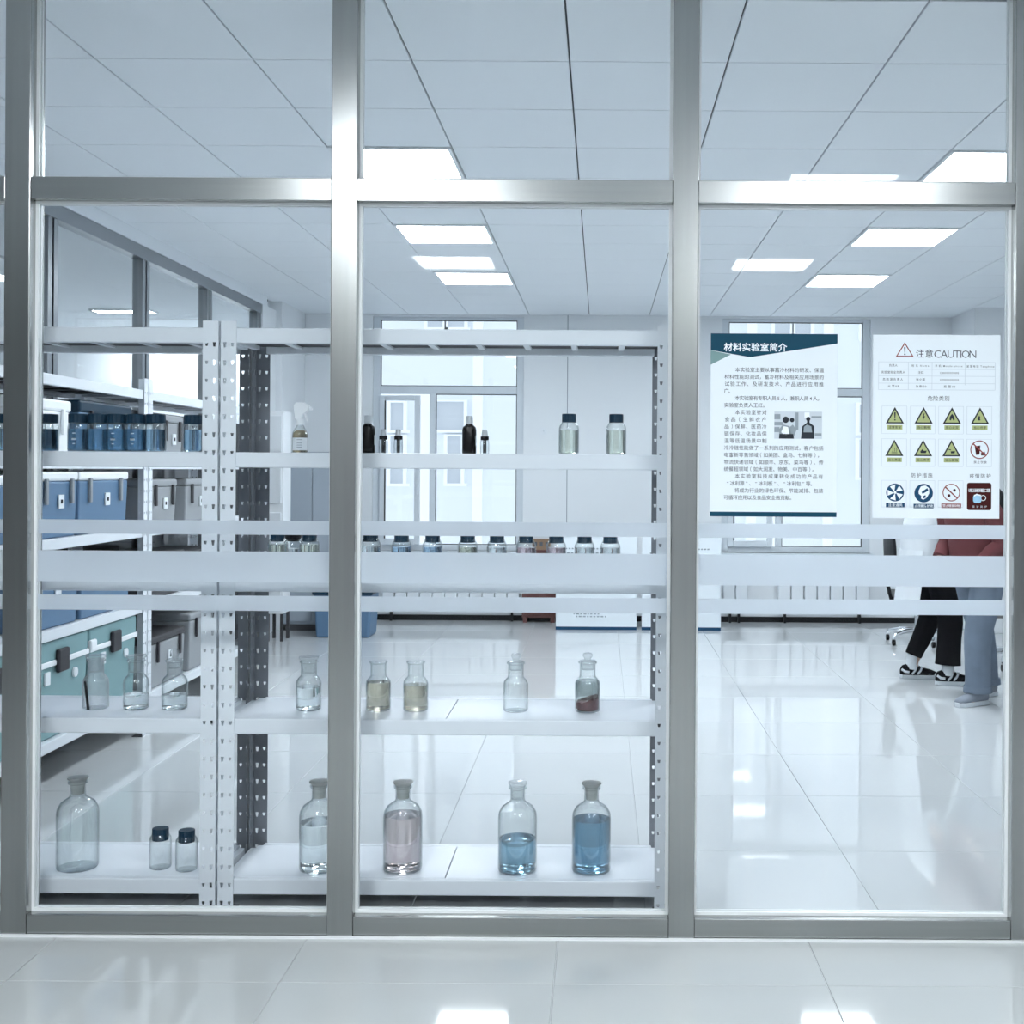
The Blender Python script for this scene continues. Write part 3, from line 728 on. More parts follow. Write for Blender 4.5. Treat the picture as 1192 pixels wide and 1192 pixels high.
tr = bottle('reagent_jar', 'small stoppered jar holding dark red pieces under a whitish haze', 'jar', 685.5, 829, Zs[1], YB, JAR, .0025, stopper='knob', group=g, scale=1.02)
M['red_bits'] = principled('dark red pieces', (0.085, 0.018, 0.022), 0.5, noise=(160, .8))
M['haze'] = thin_glass('whitish residue on the glass', (0.62, 0.66, 0.66), (0.42, 0.45, 0.46), 0.05, 1.6, .4)
hz = MB(); hz.lathe([(.0405,.046),(.0405,.098),(.036,.110)], n=28); hz.build('residue', M['haze'], tr, True)
rb = MB(); rnd = random.Random(5); n = 24; vs = []; fs = []
for i, (f_, z) in enumerate(((0, .0055), (.82, .0055), (1, .010), (1, .024), (1, None), (.7, None), (.35, None))):
    for k in range(n):
        a = 2*PI*k/n; x, y = .0405*f_*math.cos(a), .0405*f_*math.sin(a)
        zz = z if z is not None else .044 + .30*x + rnd.uniform(-.004, .004)
        vs.append((x, y, zz))
for i in range(6):
    fs += [(i*n+k, i*n+(k+1) % n, (i+1)*n+(k+1) % n, (i+1)*n+k) for k in range(n)]
vs.append((0, 0, .046)); fs += [(6*n+k, 6*n+(k+1) % n, 7*n) for k in range(n)]
rb.add(vs[n:] , [tuple(i-n for i in f) for f in fs if min(f) >= n] + [tuple(range(n-1, -1, -1))]).build('red_mass', M['red_bits'], tr, True)
# third shelf: row behind the frosted film
g = 'navy capped bottles behind the frosted band'
row = [(432,'water','clear liquid, at the left end of the row'), (468,'pale blue liquid','pale blue liquid, second of the row'), (504,'pale blue liquid','blue tinted liquid, third of the row'), (545,'pale yellow liquid','pale yellow liquid'),
       (579,'water','clear liquid, between yellow and pink'), (613,'pink liquid','pink liquid, left of the brown carton'), (648,'pink liquid','pink liquid, right of the brown carton'), (681,'water','clear liquid, last but one of the row'), (711,'water','clear liquid, at the right end of the row')]
for px, lq, txt in row:
    bottle('capped_bottle', 'navy capped bottle behind frosted band, '+txt, 'bottle', px, 675, Zs[2], 4.17, SLIM, .0022, .085, lq, cap=(1.05, .030, 'navy'), group=g, scale=1.13 if px != 432 else 1.14)
for px, txt in ((324, 'left of the black topped jar'), (361, 'right of the black topped jar')):
    bottle('capped_bottle', 'navy capped bottle behind the frosted band, '+txt, 'bottle', px, 675, Zs[2], 4.17, SLIM, .0022, .09, 'pale green liquid', cap=(1.05, .030, 'navy'), group=g, scale=1.13)
bottle('round_top_jar', 'jar with a round black top between two navy capped bottles', 'jar', 342, 675, Zs[2], 4.27, SMALL, .0022, .08, 'water', group=None, scale=1.0)
rt = COL.objects['round_top_jar']
MB().lathe([(0,.104),(.02,.106),(.030,.120),(.031,.135),(.027,.152),(.016,.163),(0,.166)], n=20).build('cap', M['black'], rt, True)
# fourth shelf
YD = 4.17
t = thing('spray_bottle', 'amber spray bottle with white trigger head and paper label', 'spray bottle', (xat(349, YD), YD, Zs[3]))
MB().lathe(shell([(0,0),(.025,0),(.0275,.004),(.0275,.062),(.026,.072),(.0145,.094),(.0115,.100),(.0115,.112)], .0018), n=28).build('glass_body', M['bottle'], t, True)
MB().lathe([(0,.003),(.0245,.003),(.0248,.062),(.0235,.072),(.018,.080),(0,.080)], n=28).build('liquid', liquid('amber liquid', (.42,.33,.20)), t, True)
lb = MB(); seg = [(.0281*math.sin(a), -.0281*math.cos(a)) for a in [(-1.1+.22*k+.25) for k in range(11)]]
for k in range(10):
    (xa, ya), (xb, yb) = seg[k], seg[k+1]; lb.add([(xa,ya,.010),(xb,yb,.010),(xb,yb,.054),(xa,ya,.054),(xa*.985,ya*.985,.010),(xb*.985,yb*.985,.010),(xb*.985,yb*.985,.054),(xa*.985,ya*.985,.054)], [(0,1,2,3),(3,2,6,7),(0,4,5,1)])
lb.build('paper_label', M['label'], t, True)
k = MB()
for z in (.020, .027, .034, .046): k.box(-.004, .014, -.0292, -.0284, z, z+.0022)
k.build('label_text', M['p_mid'], t)
MB().cyl((0,0,.100), .0145, .020, 24).build('collar', M['bin_white'], t, True)
hd = MB(); hd.prism([(-.020,.150),(-.016,.118),(.004,.120),(.010,.135),(.030,.150),(.034,.165),(.012,.178),(-.014,.178),(-.022,.165)], -.010, .010)
hd.build('spray_head', M['bin_white'], t, bevel=.003)
MB().prism([(.012,.140),(.024,.112),(.028,.112),(.020,.142)], -.005, .005).build('trigger', M['bin_white'], t, bevel=.0015)
MB().cyl((.033,0,.157), .006, .010, 12, 'x').build('nozzle', M['bin_white'], t, True)
def black_bottle(px, top, label):
    t = thing('dropper_bottle', label, 'bottle', (xat(px, YD), YD, Zs[3]), 0, 'near black bottles on the fourth shelf')
    MB().lathe([(0,0),(.021,0),(.0245,.003),(.025,.008),(.025,.085),(.022,.096),(.013,.103),(.012,.108),(0,.108)], n=28).build('glass_body', M['amber'], t, True)
    MB().lathe([(0,.106),(.0125,.106),(.0125,.112),(.0135,.113),(.012,.132),(.010,.134),(0,.134)], n=24).build('cap', M['clear_cap'], t, True)
    MB().box(.0215, .0256, -.008, .008, .03, .065).build('side_label', M['label'], t, bevel=.001)
    return t
black_bottle(428, 484, 'near black bottle with milky cap beside the second steel upright')
black_bottle(546, 486, 'near black bottle with milky cap in the middle of the fourth shelf')
for px, txt in ((446, 'nearest the left black bottle'), (463.5, 'standing alone, second of three'), (564, 'right of the middle black bottle')):
    t = thing('small_vial', 'small clear vial with black collar, '+txt, 'vial', (xat(px, YD), YD, Zs[3]), 0, 'small vials on the fourth shelf')
    MB().lathe(shell([(0,0),(.013,0),(.0155,.002),(.016,.005),(.016,.044),(.013,.052),(.010,.055),(.010,.060)], .0012), n=24).build('glass_body', M['bottle'], t, True)
    MB().lathe([(0,.050),(.0145,.050),(.0145,.063),(0,.063)], n=24).build('collar', M['black'], t, True)
    MB().lathe([(0,.063),(.011,.063),(.010,.082),(.007,.086),(0,.086)], n=20).build('cap', M['clear_cap'], t, True)
    MB().cyl((0,0,.004), .0062, .047, 12).build('dropper_tube', M['black'], t, True)
for px, txt in ((662, 'left of the two'), (717, 'right of the two')):
    bottle('capped_bottle', 'navy capped bottle of pale green liquid on the fourth shelf, '+txt, 'bottle', px, 528, Zs[3], YD, WIDE, .0022, .079, 'pale green liquid', cap=(1.04, .030, 'navy'), group='pale green bottles', scale=.98, scale_z=1.12)
    tt = list(COL.objects)[-1]
# blue liquid bottles on the fourth shelf of the left rack
g = 'blue liquid bottles on the fourth shelf'
BIG = [(0,0),(.030,0),(.0345,.003),(.0360,.008),(.0360,.080),(.0350,.090),(.0315,.108),(.0300,.114),(.0300,.126)]
pos = [(-3, 4.16, 'cut by the left picture edge'), (56, 4.16, 'beside the left steel upright'), (91, 4.12, 'first of the clustered front row'), (113.5, 4.12, 'second of the clustered front row'), (136, 4.12, 'third of the clustered front row'),
       (158.5, 4.12, 'fourth of the clustered front row'), (181, 4.12, 'fifth of the clustered front row'), (225, 4.16, 'alone beside the rack post'),
       (100, 4.21, 'behind the first two of the row'), (122, 4.21, 'behind the second and third'), (144, 4.21, 'behind the third and fourth'), (166, 4.21, 'behind the fourth and fifth'), (50, 4.25, 'behind the one beside the left upright')]
for px, Y, txt in pos:
    t = bottle('blue_liquid_bottle', 'bottle of blue liquid with wide navy cap, '+txt, 'bottle', px, 524, Zs[3], Y, BIG, .0022, .080, 'tank blue liquid', cap=(1.12, .032, 'navy'), group=g, scale=.985)
    if Y < 4.13 and px in (91, 136, 158.5):
        k = MB()
        for z, hw in ((.062, .005), (.040, .0075), (.043, .0075), (.026, .004)):
            k.box(-hw, hw, -.0372, -.0352, z, z+.0025 if z != .040 else z+.006)
        k.build('graduation_print', M['label'], t)

# ------------------------------------------------------------------ posters on the glass, with their writing
GL = {}
def glyph(ch, bold=0.0):
    key = (ch, bold)
    if key not in GL:
        cu = bpy.data.curves.new('glyph', 'FONT'); cu.body = ch; cu.size = 1.0; cu.resolution_u = 2; cu.fill_mode = 'FRONT'; cu.offset = bold
        ob = bpy.data.objects.new('glyph', cu); COL.objects.link(ob)
        dg = bpy.context.evaluated_depsgraph_get(); dg.update()
        me = bpy.data.meshes.new_from_object(ob.evaluated_get(dg))
        vs = [tuple(v.co) for v in me.vertices]; fs = [tuple(p.vertices) for p in me.polygons]
        bpy.data.objects.remove(ob); bpy.data.curves.remove(cu); bpy.data.meshes.remove(me)
        xs = [v[0] for v in vs] or [0, .3]
        GL[key] = (vs, fs, min(xs), max(xs))
    return GL[key]
class Poster:
    """flat board; local x to the right, z up from its lower left corner, in metres; pixel helper for its own artwork"""
    def __init__(s, name, label, px0, px1, py0, py1):
        s.px0, s.py1 = px0, py1; s.k = 3.8405/F
        x0 = xat(px0, 3.8405); z0 = at(px0, py1, 3.8405)[1]
        s.W, s.H = (px1-px0)*s.k, (py1-py0)*s.k
        s.t = thing(name, label, 'poster', (x0, 3.843, z0))
        MB().box(0, s.W, -.0025, 0, 0, s.H).build('board', M['paper'], s.t)
        s.slope = 0.0
    def X(s, px): return (px-s.px0)*s.k
    def Z(s, py): return (s.py1-py)*s.k
    def layer(s, n): return -.0025 - .00025*n
    def poly(s, mb, pts, n=1):
        y = s.layer(n); mb.prism([(s.X(a), s.Z(b)) for a, b in pts], y, y+.0002); return mb
    def rect(s, mb, a, b, c, d, n=1): return s.poly(mb, [(a, d), (b, d), (b, c), (a, c)], n)
    def disc(s, mb, cx, cy, r, n=1, seg=28, r_in=0):
        y = s.layer(n)
        o = [(cx+r*math.cos(2*PI*k/seg), cy+r*math.sin(2*PI*k/seg)) for k in range(seg)]
        if not r_in: return s.poly(mb, o, n)
        i = [(cx+r_in*math.cos(2*PI*k/seg), cy+r_in*math.sin(2*PI*k/seg)) for k in range(seg)]
        vs = [(s.X(a), y, s.Z(b)) for a, b in o+i]
        return mb.add(vs, [(k, (k+1) % seg, seg+(k+1) % seg, seg+k) for k in range(seg)])
    def text(s, mb, string, px0, px1, cy, size, n=2, bold=0.0, grid=True):
        """characters spread evenly between px0 and px1, centred on the line cy; size = character height in pixels"""
        y = s.layer(n); N = len(string)
        if grid: cell = (px1-px0)/N; cxs_ = [px0+cell*(i+.5) for i in range(N)]
        else:
            wd = [(glyph(c, bold)[3]-glyph(c, bold)[2])*size+size*.10 if c != ' ' else size*.3 for c in string]
            f = (px1-px0)/sum(wd); x = px0; cxs_ = []
            for q in wd: cxs_.append(x+q*f/2); x += q*f
        for c, cx in zip(string, cxs_):
            if c in ' \u3000': continue
            vs, fs, a, b = glyph(c, bold); m = (a+b)/2
            if c in '，、。；：': m = .5
            mb.add([(s.X(cx+(v[0]-m)*size), y, s.Z(cy+.36*size-v[1]*size)) for v in vs], fs)
        return mb
p = Poster('laboratory_poster', 'white poster with navy header and a small photo, on the right glass panel', 826.5, 974, 388.5, 601.5)
h = MB(); p.poly(h, [(826.5, 388.5), (974, 388.5), (974, 399.5), (872.5, 416), (852, 412.5), (826.5, 408)]); h.build('header_shape', M['p_navy'], p.t)
h = MB(); p.poly(h, [(826.5, 408.2), (850, 413), (826.5, 425)]); h.build('accent_shape', M['p_sage'], p.t)
h = MB(); p.rect(h, 826.5, 974, 596, 601.5); h.build('footer_band', M['p_navy'], p.t)
h = MB(); p.text(h, '材料实验室简介', 841.5, 915.5, 404.5, 10.3, 2, .018); h.build('title_text', M['p_white'], p.t)['kind'] = 'stuff'
LINES = [('本实验室主要从事蓄冷材料的研发、保温', 855, 958.5), ('材料性能的测试，蓄冷材料及相关应用场景的', 842.5, 958.5), ('试验工作、及研发技术、产品进行应用推', 842.5, 958.5), ('广。', 842.5, 852.5),
         ('本实验室有专职人员5人，兼职人员4人，', 855, 956.5), ('实验室负责人王红。', 842.5, 893), ('本实验室针对', 855, 892.5), ('食品（生鲜农产', 842.5, 892.5), ('品）保鲜、医药冷', 842.5, 892.5), ('链保存、化妆品保', 842.5, 892.5), ('温等低温场景中制', 842.5, 892.5),
         ('冷冷链性能做了一系列的应用测试，客户包括', 842.5, 958.5), ('电商新零售领域（如美团、盒马、七鲜等），', 842.5, 957), ('物流快递领域（如顺丰、京东、菜鸟等）、传', 842.5, 958.5), ('统餐超领域（如大润发、物美、中百等）。', 842.5, 951),
         ('本实验室科技成果转化成功的产品有', 855, 958.5), ('“冰利源”、“冰利板”、“冰利包”等。', 844.5, 949), ('将成为行业的绿色环保、节能减排、包装', 855, 958.5), ('可循环应用以及食品安全做贡献。', 842.5, 925)]
b = MB()
for i, (s_, a, c) in enumerate(LINES): p.text(b, s_, a, c, 430.7+i*8.26, 5.8, 1, .002)
b.build('body_text', M['ink'], p.t)['kind'] = 'stuff'
# small printed photograph
h = MB(); p.rect(h, 901, 956.5, 479, 510.5); ph = h.build('printed_photo', M['p_line'], p.t)
h = MB()
for a, c, d, e in ((901, 908, 482, 488), (901, 911, 491, 495), (901, 907, 497, 503), (925.5, 929, 480, 500), (944, 956, 484, 486), (948, 956, 504, 507)): p.rect(h, a, c, d, e, 2)
p.poly(h, [(906.5, 510.5), (907, 499), (911, 494), (919, 496), (920, 510.5)], 2); p.poly(h, [(918.5, 508), (919, 497), (922.5, 494), (927, 500), (924, 508)], 2)
h.build('photo_greys', M['p_mid'], ph)['kind'] = 'stuff'
h = MB(); p.rect(h, 936, 942, 480, 486, 2); p.poly(h, [(909, 503), (912, 496), (917, 497), (918.5, 505), (913, 507)], 3); h.build('photo_lights', M['p_white'], ph)['kind'] = 'stuff'
h = MB(); p.disc(h, 914.2, 488.5, 3.7, 3); p.disc(h, 921.6, 488.8, 2.6, 3); p.disc(h, 940.4, 487.4, 2.5, 3)
p.rect(h, 939, 942, 488, 493, 3); p.poly(h, [(906.5, 510.5), (907, 505), (923, 505), (924, 510.5)], 3); p.poly(h, [(932, 510.5), (933.5, 496), (938.5, 492), (942.5, 492), (947.5, 496), (947.5, 510.5)], 3)
h.build('photo_darks', M['ink'], ph)['kind'] = 'stuff'
h = MB(); p.poly(h, [(935, 503), (935.5, 496.5), (939, 494), (944, 496), (945, 503)], 4); h.build('photo_shirt', M['p_mid'], ph)

q = Poster('caution_poster', 'white caution poster with rows of warning signs, on the right glass panel', 1015.5, 1163.5, 390.5, 604)
def tri(mb, cx, y0, y1, hw, n, inset=0.0):
    h_ = y1-y0; f = inset
    q.poly(mb, [(cx, y0+f*1.9), (cx+hw-f*1.55, y1-f*.9), (cx-hw+f*1.55, y1-f*.9)], n)
h = MB(); tri(h, 1052.3, 399.2, 416.2, 10.4, 1); h.build('caution_triangle', M['p_red'], q.t)
h = MB(); tri(h, 1052.3, 399.2, 416.2, 10.4, 2, 1.3); h.build('triangle_field', M['paper'], q.t)
h = MB(); q.poly(h, [(1051.4, 405), (1053.2, 405), (1052.7, 411.5), (1051.9, 411.5)], 3); q.disc(h, 1052.3, 413.3, .9, 3); h.build('exclamation_mark', M['ink'], q.t)
h = MB(); q.text(h, '注意', 1064.8, 1086, 412.6, 10.2, 1, .006); q.text(h, 'CAUTION', 1086.5, 1135.5, 412.6, 12.6, 1, -.004, False); h.build('title_text', M['ink_grey'], q.t)['kind'] = 'stuff'
h = MB()
for y in (422, 430.3, 438.3, 446.8, 454.3): q.rect(h, 1022, 1157.5, y, y+.5)
for x, y1 in ((1021.8, 454.6), (1056.5, 454.6), (1084, 454.6), (1122.5, 449), (1157.5, 454.6)): q.rect(h, x, x+.5, 422, y1)
for r_, xs2 in ((0, 4), (1, 4)):
    for c_ in range(xs2):
        x0 = 1026+c_*33; y0 = 473.5+r_*38
        for a, b_, c2, d2 in ((x0, x0+29, y0, y0+.4), (x0, x0+29, y0+32, y0+32.4), (x0, x0+.4, y0, y0+32), (x0+29, x0+29.4, y0, y0+32)): q.rect(h, a, b_, c2, d2)
for c_ in range(3):
    x0 = 1026+c_*33
    for a, b_, c2, d2 in ((x0, x0+29, 560, 560.4), (x0, x0+29, 591, 591.4), (x0, x0+.4, 560, 591), (x0+29, x0+29.4, 560, 591)): q.rect(h, a, b_, c2, d2)
h.build('table_lines', M['p_line'], q.t)['kind'] = 'stuff'
h = MB()
for s_, a, c, y, z in (('负责人', 1034, 1044, 426.3, 3.3), ('姓名 Name', 1059.5, 1081, 426.5, 3.0), ('手机 Mobile phone', 1087, 1120, 426.7, 3.0), ('紧急电话 Telephone', 1124, 1157, 426.9, 3.0),
                      ('实验室安全负责人', 1025, 1053, 434.3, 3.4), ('王红', 1068, 1074.5, 434.4, 3.4), ('13800000000', 1093.5, 1115.5, 434.7, 3.2), ('危险源负责人', 1026.5, 1051, 442.6, 3.4), ('张小英', 1065.5, 1076.5, 442.6, 3.4),
                      ('13900000000', 1093.5, 1115.5, 442.8, 3.2), ('火警119', 1032, 1046, 450.5, 3.3), ('急救120', 1065, 1078, 450.6, 3.3), ('报警110', 1097, 1112, 450.7, 3.3)):
    q.text(h, s_, a, c, y, z, 1, .006, grid=(z > 3.25 and not any(ch in s_ for ch in '0123456789')))
for s_, a, c, y, z in (('危险类别', 1079, 1105, 464.5, 6.2), ('防护措施', 1060, 1086, 554.3, 5.6), ('疫情防护', 1128, 1154, 554.6, 5.6)): q.text(h, s_, a, c, y, z, 1, .004)
q.text(h, '禁止饮食', 1133, 1149, 538.5, 3.4, 1, .004)
h.build('body_text', M['ink_grey'], q.t)['kind'] = 'stuff'
CX = [1041.3, 1074.8, 1107.8, 1140.4]
cap_ = ['注意安全', '当心触电', '当心火灾', '当心伤手', '当心高温', '当心夹手', '当心腐蚀']
for i in range(7):
    bl, ye, ic, ct = MB(), MB(), MB(), MB()
    r_, c_ = divmod(i, 4); cx = CX[c_]-(.4 if r_ else 0); y0 = 474.7+r_*37.9
    tri(bl, cx, y0, y0+19.2, 10.6, 1); tri(ye, cx, y0, y0+19.2, 10.6, 2, 1.75)
    cp = MB(); q.rect(cp, cx-8.8, cx+8.8, y0+21, y0+26.2, 1)
    q.text(ct, cap_[i], cx-7.6, cx+7.6, y0+23.6, 3.5, 2, .006)
    if i == 0: q.poly(ic, [(cx-.9, y0+6.2), (cx+.9, y0+6.2), (cx+.45, y0+13.2), (cx-.45, y0+13.2)], 3); q.disc(ic, cx, y0+15, .85, 3)
    if i == 1: q.poly(ic, [(cx+.4, y0+7), (cx-1.6, y0+12), (cx-.1, y0+12), (cx-.8, y0+15.5), (cx+1.7, y0+10.6), (cx+.2, y0+10.6), (cx+1.2, y0+7)], 3)
    if i == 2: q.poly(ic, [(cx, y0+7.5), (cx+2.6, y0+11), (cx+3, y0+14.6), (cx+1.4, y0+15.2), (cx, y0+12.6), (cx-1.4, y0+15.2), (cx-3, y0+14.6), (cx-2.6, y0+11)], 3)
    if i == 3: q.poly(ic, [(cx-3, y0+12.5), (cx-1, y0+9.5), (cx+.2, y0+11), (cx-.2, y0+13), (cx+.6, y0+15), (cx-2.4, y0+15)], 3)
    if i == 4:
        for dx in (-2.2, 0, 2.2): q.poly(ic, [(cx+dx-.4, y0+14.4), (cx+dx+.5, y0+11.8), (cx+dx-.3, y0+9.5), (cx+dx+.3, y0+9.5), (cx+dx+1, y0+11.8), (cx+dx+.2, y0+14.4)], 3)
        q.rect(ic, cx-3.4, cx+3.4, y0+15, y0+15.8, 3)
    if i == 5: q.poly(ic, [(cx-3.5, y0+14), (cx-1, y0+11), (cx+1, y0+13), (cx+4.2, y0+12.6), (cx+3.2, y0+15.6), (cx-2.6, y0+15.6)], 3)
    if i == 6: q.poly(ic, [(cx-3.6, y0+10.5), (cx-.5, y0+11.5), (cx-.7, y0+12.4), (cx-3.8, y0+11.4)], 3); q.poly(ic, [(cx-1, y0+13.4), (cx+4.2, y0+13), (cx+3.6, y0+15.6), (cx-.4, y0+15.8)], 3)
    sg = bl.build('warning_sign', M['ink'], q.t)
    ye.build('yellow_field', M['p_yellow'], sg); ic.build('symbol', M['ink'], sg)
    cp.build('caption_field', M['p_yellow'], sg); ct.build('caption', M['ink'], sg)['kind'] = 'stuff'
# prohibition and order signs
def ban(name, cx, cy_, r, w_):
    k = MB(); q.disc(k, cx, cy_, r, 2, 32, r-w_); d = r-.6*w_; c = .735
    q.poly(k, [(cx-d*c-.5, cy_-d*c*.93+.5), (cx-d*c+.5, cy_-d*c*.93-.5), (cx+d*c+.5, cy_+d*c*.93-.5), (cx+d*c-.5, cy_+d*c*.93+.5)], 3)
    return k.build(name, M['p_red'], q.t)
sg = ban('no_food_sign', 1140, 523.9, 10.8, 1.2)
k = MB(); q.poly(k, [(1134.5, 520), (1141, 519), (1140, 529.5), (1136, 530)], 2); k.build('cup_symbol', M['p_maroon'], sg)
k = MB(); q.poly(k, [(1141.5, 528), (1146, 526), (1147.5, 530.5), (1142, 530.5)], 2); k.build('food_symbol', M['p_maroon'], sg)
k = MB(); q.disc(k, 1042, 574.3, 10.4, 1, 32); sg = k.build('ventilation_sign', M['p_blue'], q.t)
for k_ in range(5):
    k = MB(); a = k_*2*PI/5+.3; q.poly(k, [(1042+1.4*math.cos(a), 574.3+1.4*math.sin(a)), (1042+9.3*math.cos(a-.08), 574.3+9.3*math.sin(a-.08)), (1042+9.3*math.cos(a+.68), 574.3+9.3*math.sin(a+.68))], 2); k.build('fan_blade', M['p_white'], sg)
k = MB(); q.disc(k, 1042, 574.3, 1.6, 3, 14); k.build('fan_hub', M['p_white'], sg)
k = MB(); q.rect(k, 1031.5, 1053.3, 586.4, 591.6, 1); k.build('caption_field', M['p_blue'], sg)
k = MB(); q.text(k, '注意通风', 1034, 1051, 589, 4.0, 2, .008); k.build('caption', M['p_white'], sg)['kind'] = 'stuff'
k = MB(); q.disc(k, 1075.3, 574.8, 10.8, 1, 32); sg = k.build('goggles_sign', M['p_blue'], q.t)
k = MB(); q.poly(k, [(1069.5, 572), (1072, 567), (1077.5, 565.8), (1081.5, 569), (1081.8, 575), (1079, 580), (1075, 582.5), (1072.2, 581), (1072.6, 578), (1069.5, 575.5)], 2); k.build('head_symbol', M['p_white'], sg)
k = MB(); q.poly(k, [(1072.8, 573.5), (1079.5, 568.8), (1080.8, 571.8), (1074, 575.8)], 3); k.build('goggles_symbol', M['p_blue'], sg)
k = MB(); q.poly(k, [(1074, 578.6), (1077.5, 577), (1078, 580), (1075, 581)], 3); k.build('mouth_symbol', M['p_blue'], sg)
k = MB(); q.rect(k, 1063.7, 1087, 587.3, 592.4, 1); k.build('caption_field', M['p_blue'], sg)
k = MB(); q.text(k, '必须戴防护镜', 1065, 1086, 589.8, 3.6, 2, .008); k.build('caption', M['p_white'], sg)['kind'] = 'stuff'
sg = ban('no_clutter_sign', 1107.5, 574, 10.2, 1.1)
k = MB(); q.poly(k, [(1109.4, 570.5), (1112, 569.5), (1113.2, 572.2), (1110.4, 573.3)], 2); k.build('block_symbol', M['p_maroon'], sg)
k = MB(); q.disc(k, 1104.8, 577.4, 1.7, 2, 12); k.build('dot_symbol', M['p_maroon'], sg)
k = MB(); q.rect(k, 1096, 1119, 586.8, 592, 1); k.build('caption_field', M['p_red'], sg)
k = MB(); q.text(k, '禁止堆放杂物', 1097.5, 1117.5, 589.4, 3.6, 2, .008); k.build('caption', M['p_white'], sg)['kind'] = 'stuff'
# maroon face mask sign with rounded corners
def rrect(a, b_, c, d, r, n=5):
    o = []
    for cx, cy_, s0 in ((b_-r, c+r, -PI/2), (b_-r, d-r, 0), (a+r, d-r, PI/2), (a+r, c+r, PI)):
        o += [(cx+r*math.cos(s0+PI/2*k/n), cy_+r*math.sin(s0+PI/2*k/n)) for k in range(n+1)]
    return o
k = MB(); q.poly(k, rrect(1125.8, 1154.2, 562.4, 594.2, 2.6), 1); sg = k.build('mask_sign', M['p_maroon'], q.t)
k = MB(); q.text(k, '请正确佩戴口罩', 1127.6, 1153, 571.3, 4.6, 2, .012); k.build('sign_title', M['p_white'], sg)['kind'] = 'stuff'
k = MB(); q.poly(k, rrect(1133, 1142.6, 576, 586, 3.2), 2); k.build('mask_symbol', M['p_sky'], sg)
k = MB(); q.disc(k, 1144.6, 580, 3.4, 2, 20, 2.7); k.build('mask_loop', M['p_white'], sg)
k = MB(); q.poly(k, [(1134, 576.8), (1137, 575.2), (1142, 576.4), (1142, 578), (1137, 576.8), (1134, 578.4)], 3); k.build('mask_edge', M['p_white'], sg)
k = MB(); q.text(k, '做好防护', 1131, 1150, 590.2, 2.8, 2, .002); k.build('small_text', M['p_line'], sg)['kind'] = 'stuff'

# ------------------------------------------------------------------ people and chairs on the right
def skin_body(name, nodes, edges, mat, parent, root, sub=2):
    ids = list(nodes); me = bpy.data.meshes.new(name)
    me.from_pydata([nodes[i][0] for i in ids], [(ids.index(a), ids.index(b)) for a, b in edges], [])
    o = bpy.data.objects.new(name, me); COL.objects.link(o)
    o.modifiers.new('skin', 'SKIN'); o.modifiers.new('sub', 'SUBSURF').levels = sub; o.modifiers['sub'].render_levels = sub
    for i, n in enumerate(ids):
        r = nodes[n][1]; sv = me.skin_vertices[0].data[i]
        sv.radius = (r, r) if not isinstance(r, tuple) else r
        sv.use_root = (n == root)
    dg = bpy.context.evaluated_depsgraph_get(); dg.update()
    m2 = bpy.data.meshes.new_from_object(o.evaluated_get(dg)); bpy.data.objects.remove(o)
    m2.materials.clear(); m2.materials.append(mat)
    for f in m2.polygons: f.use_smooth = True
    o = bpy.data.objects.new(name, m2); COL.objects.link(o); o.parent = parent
    return o
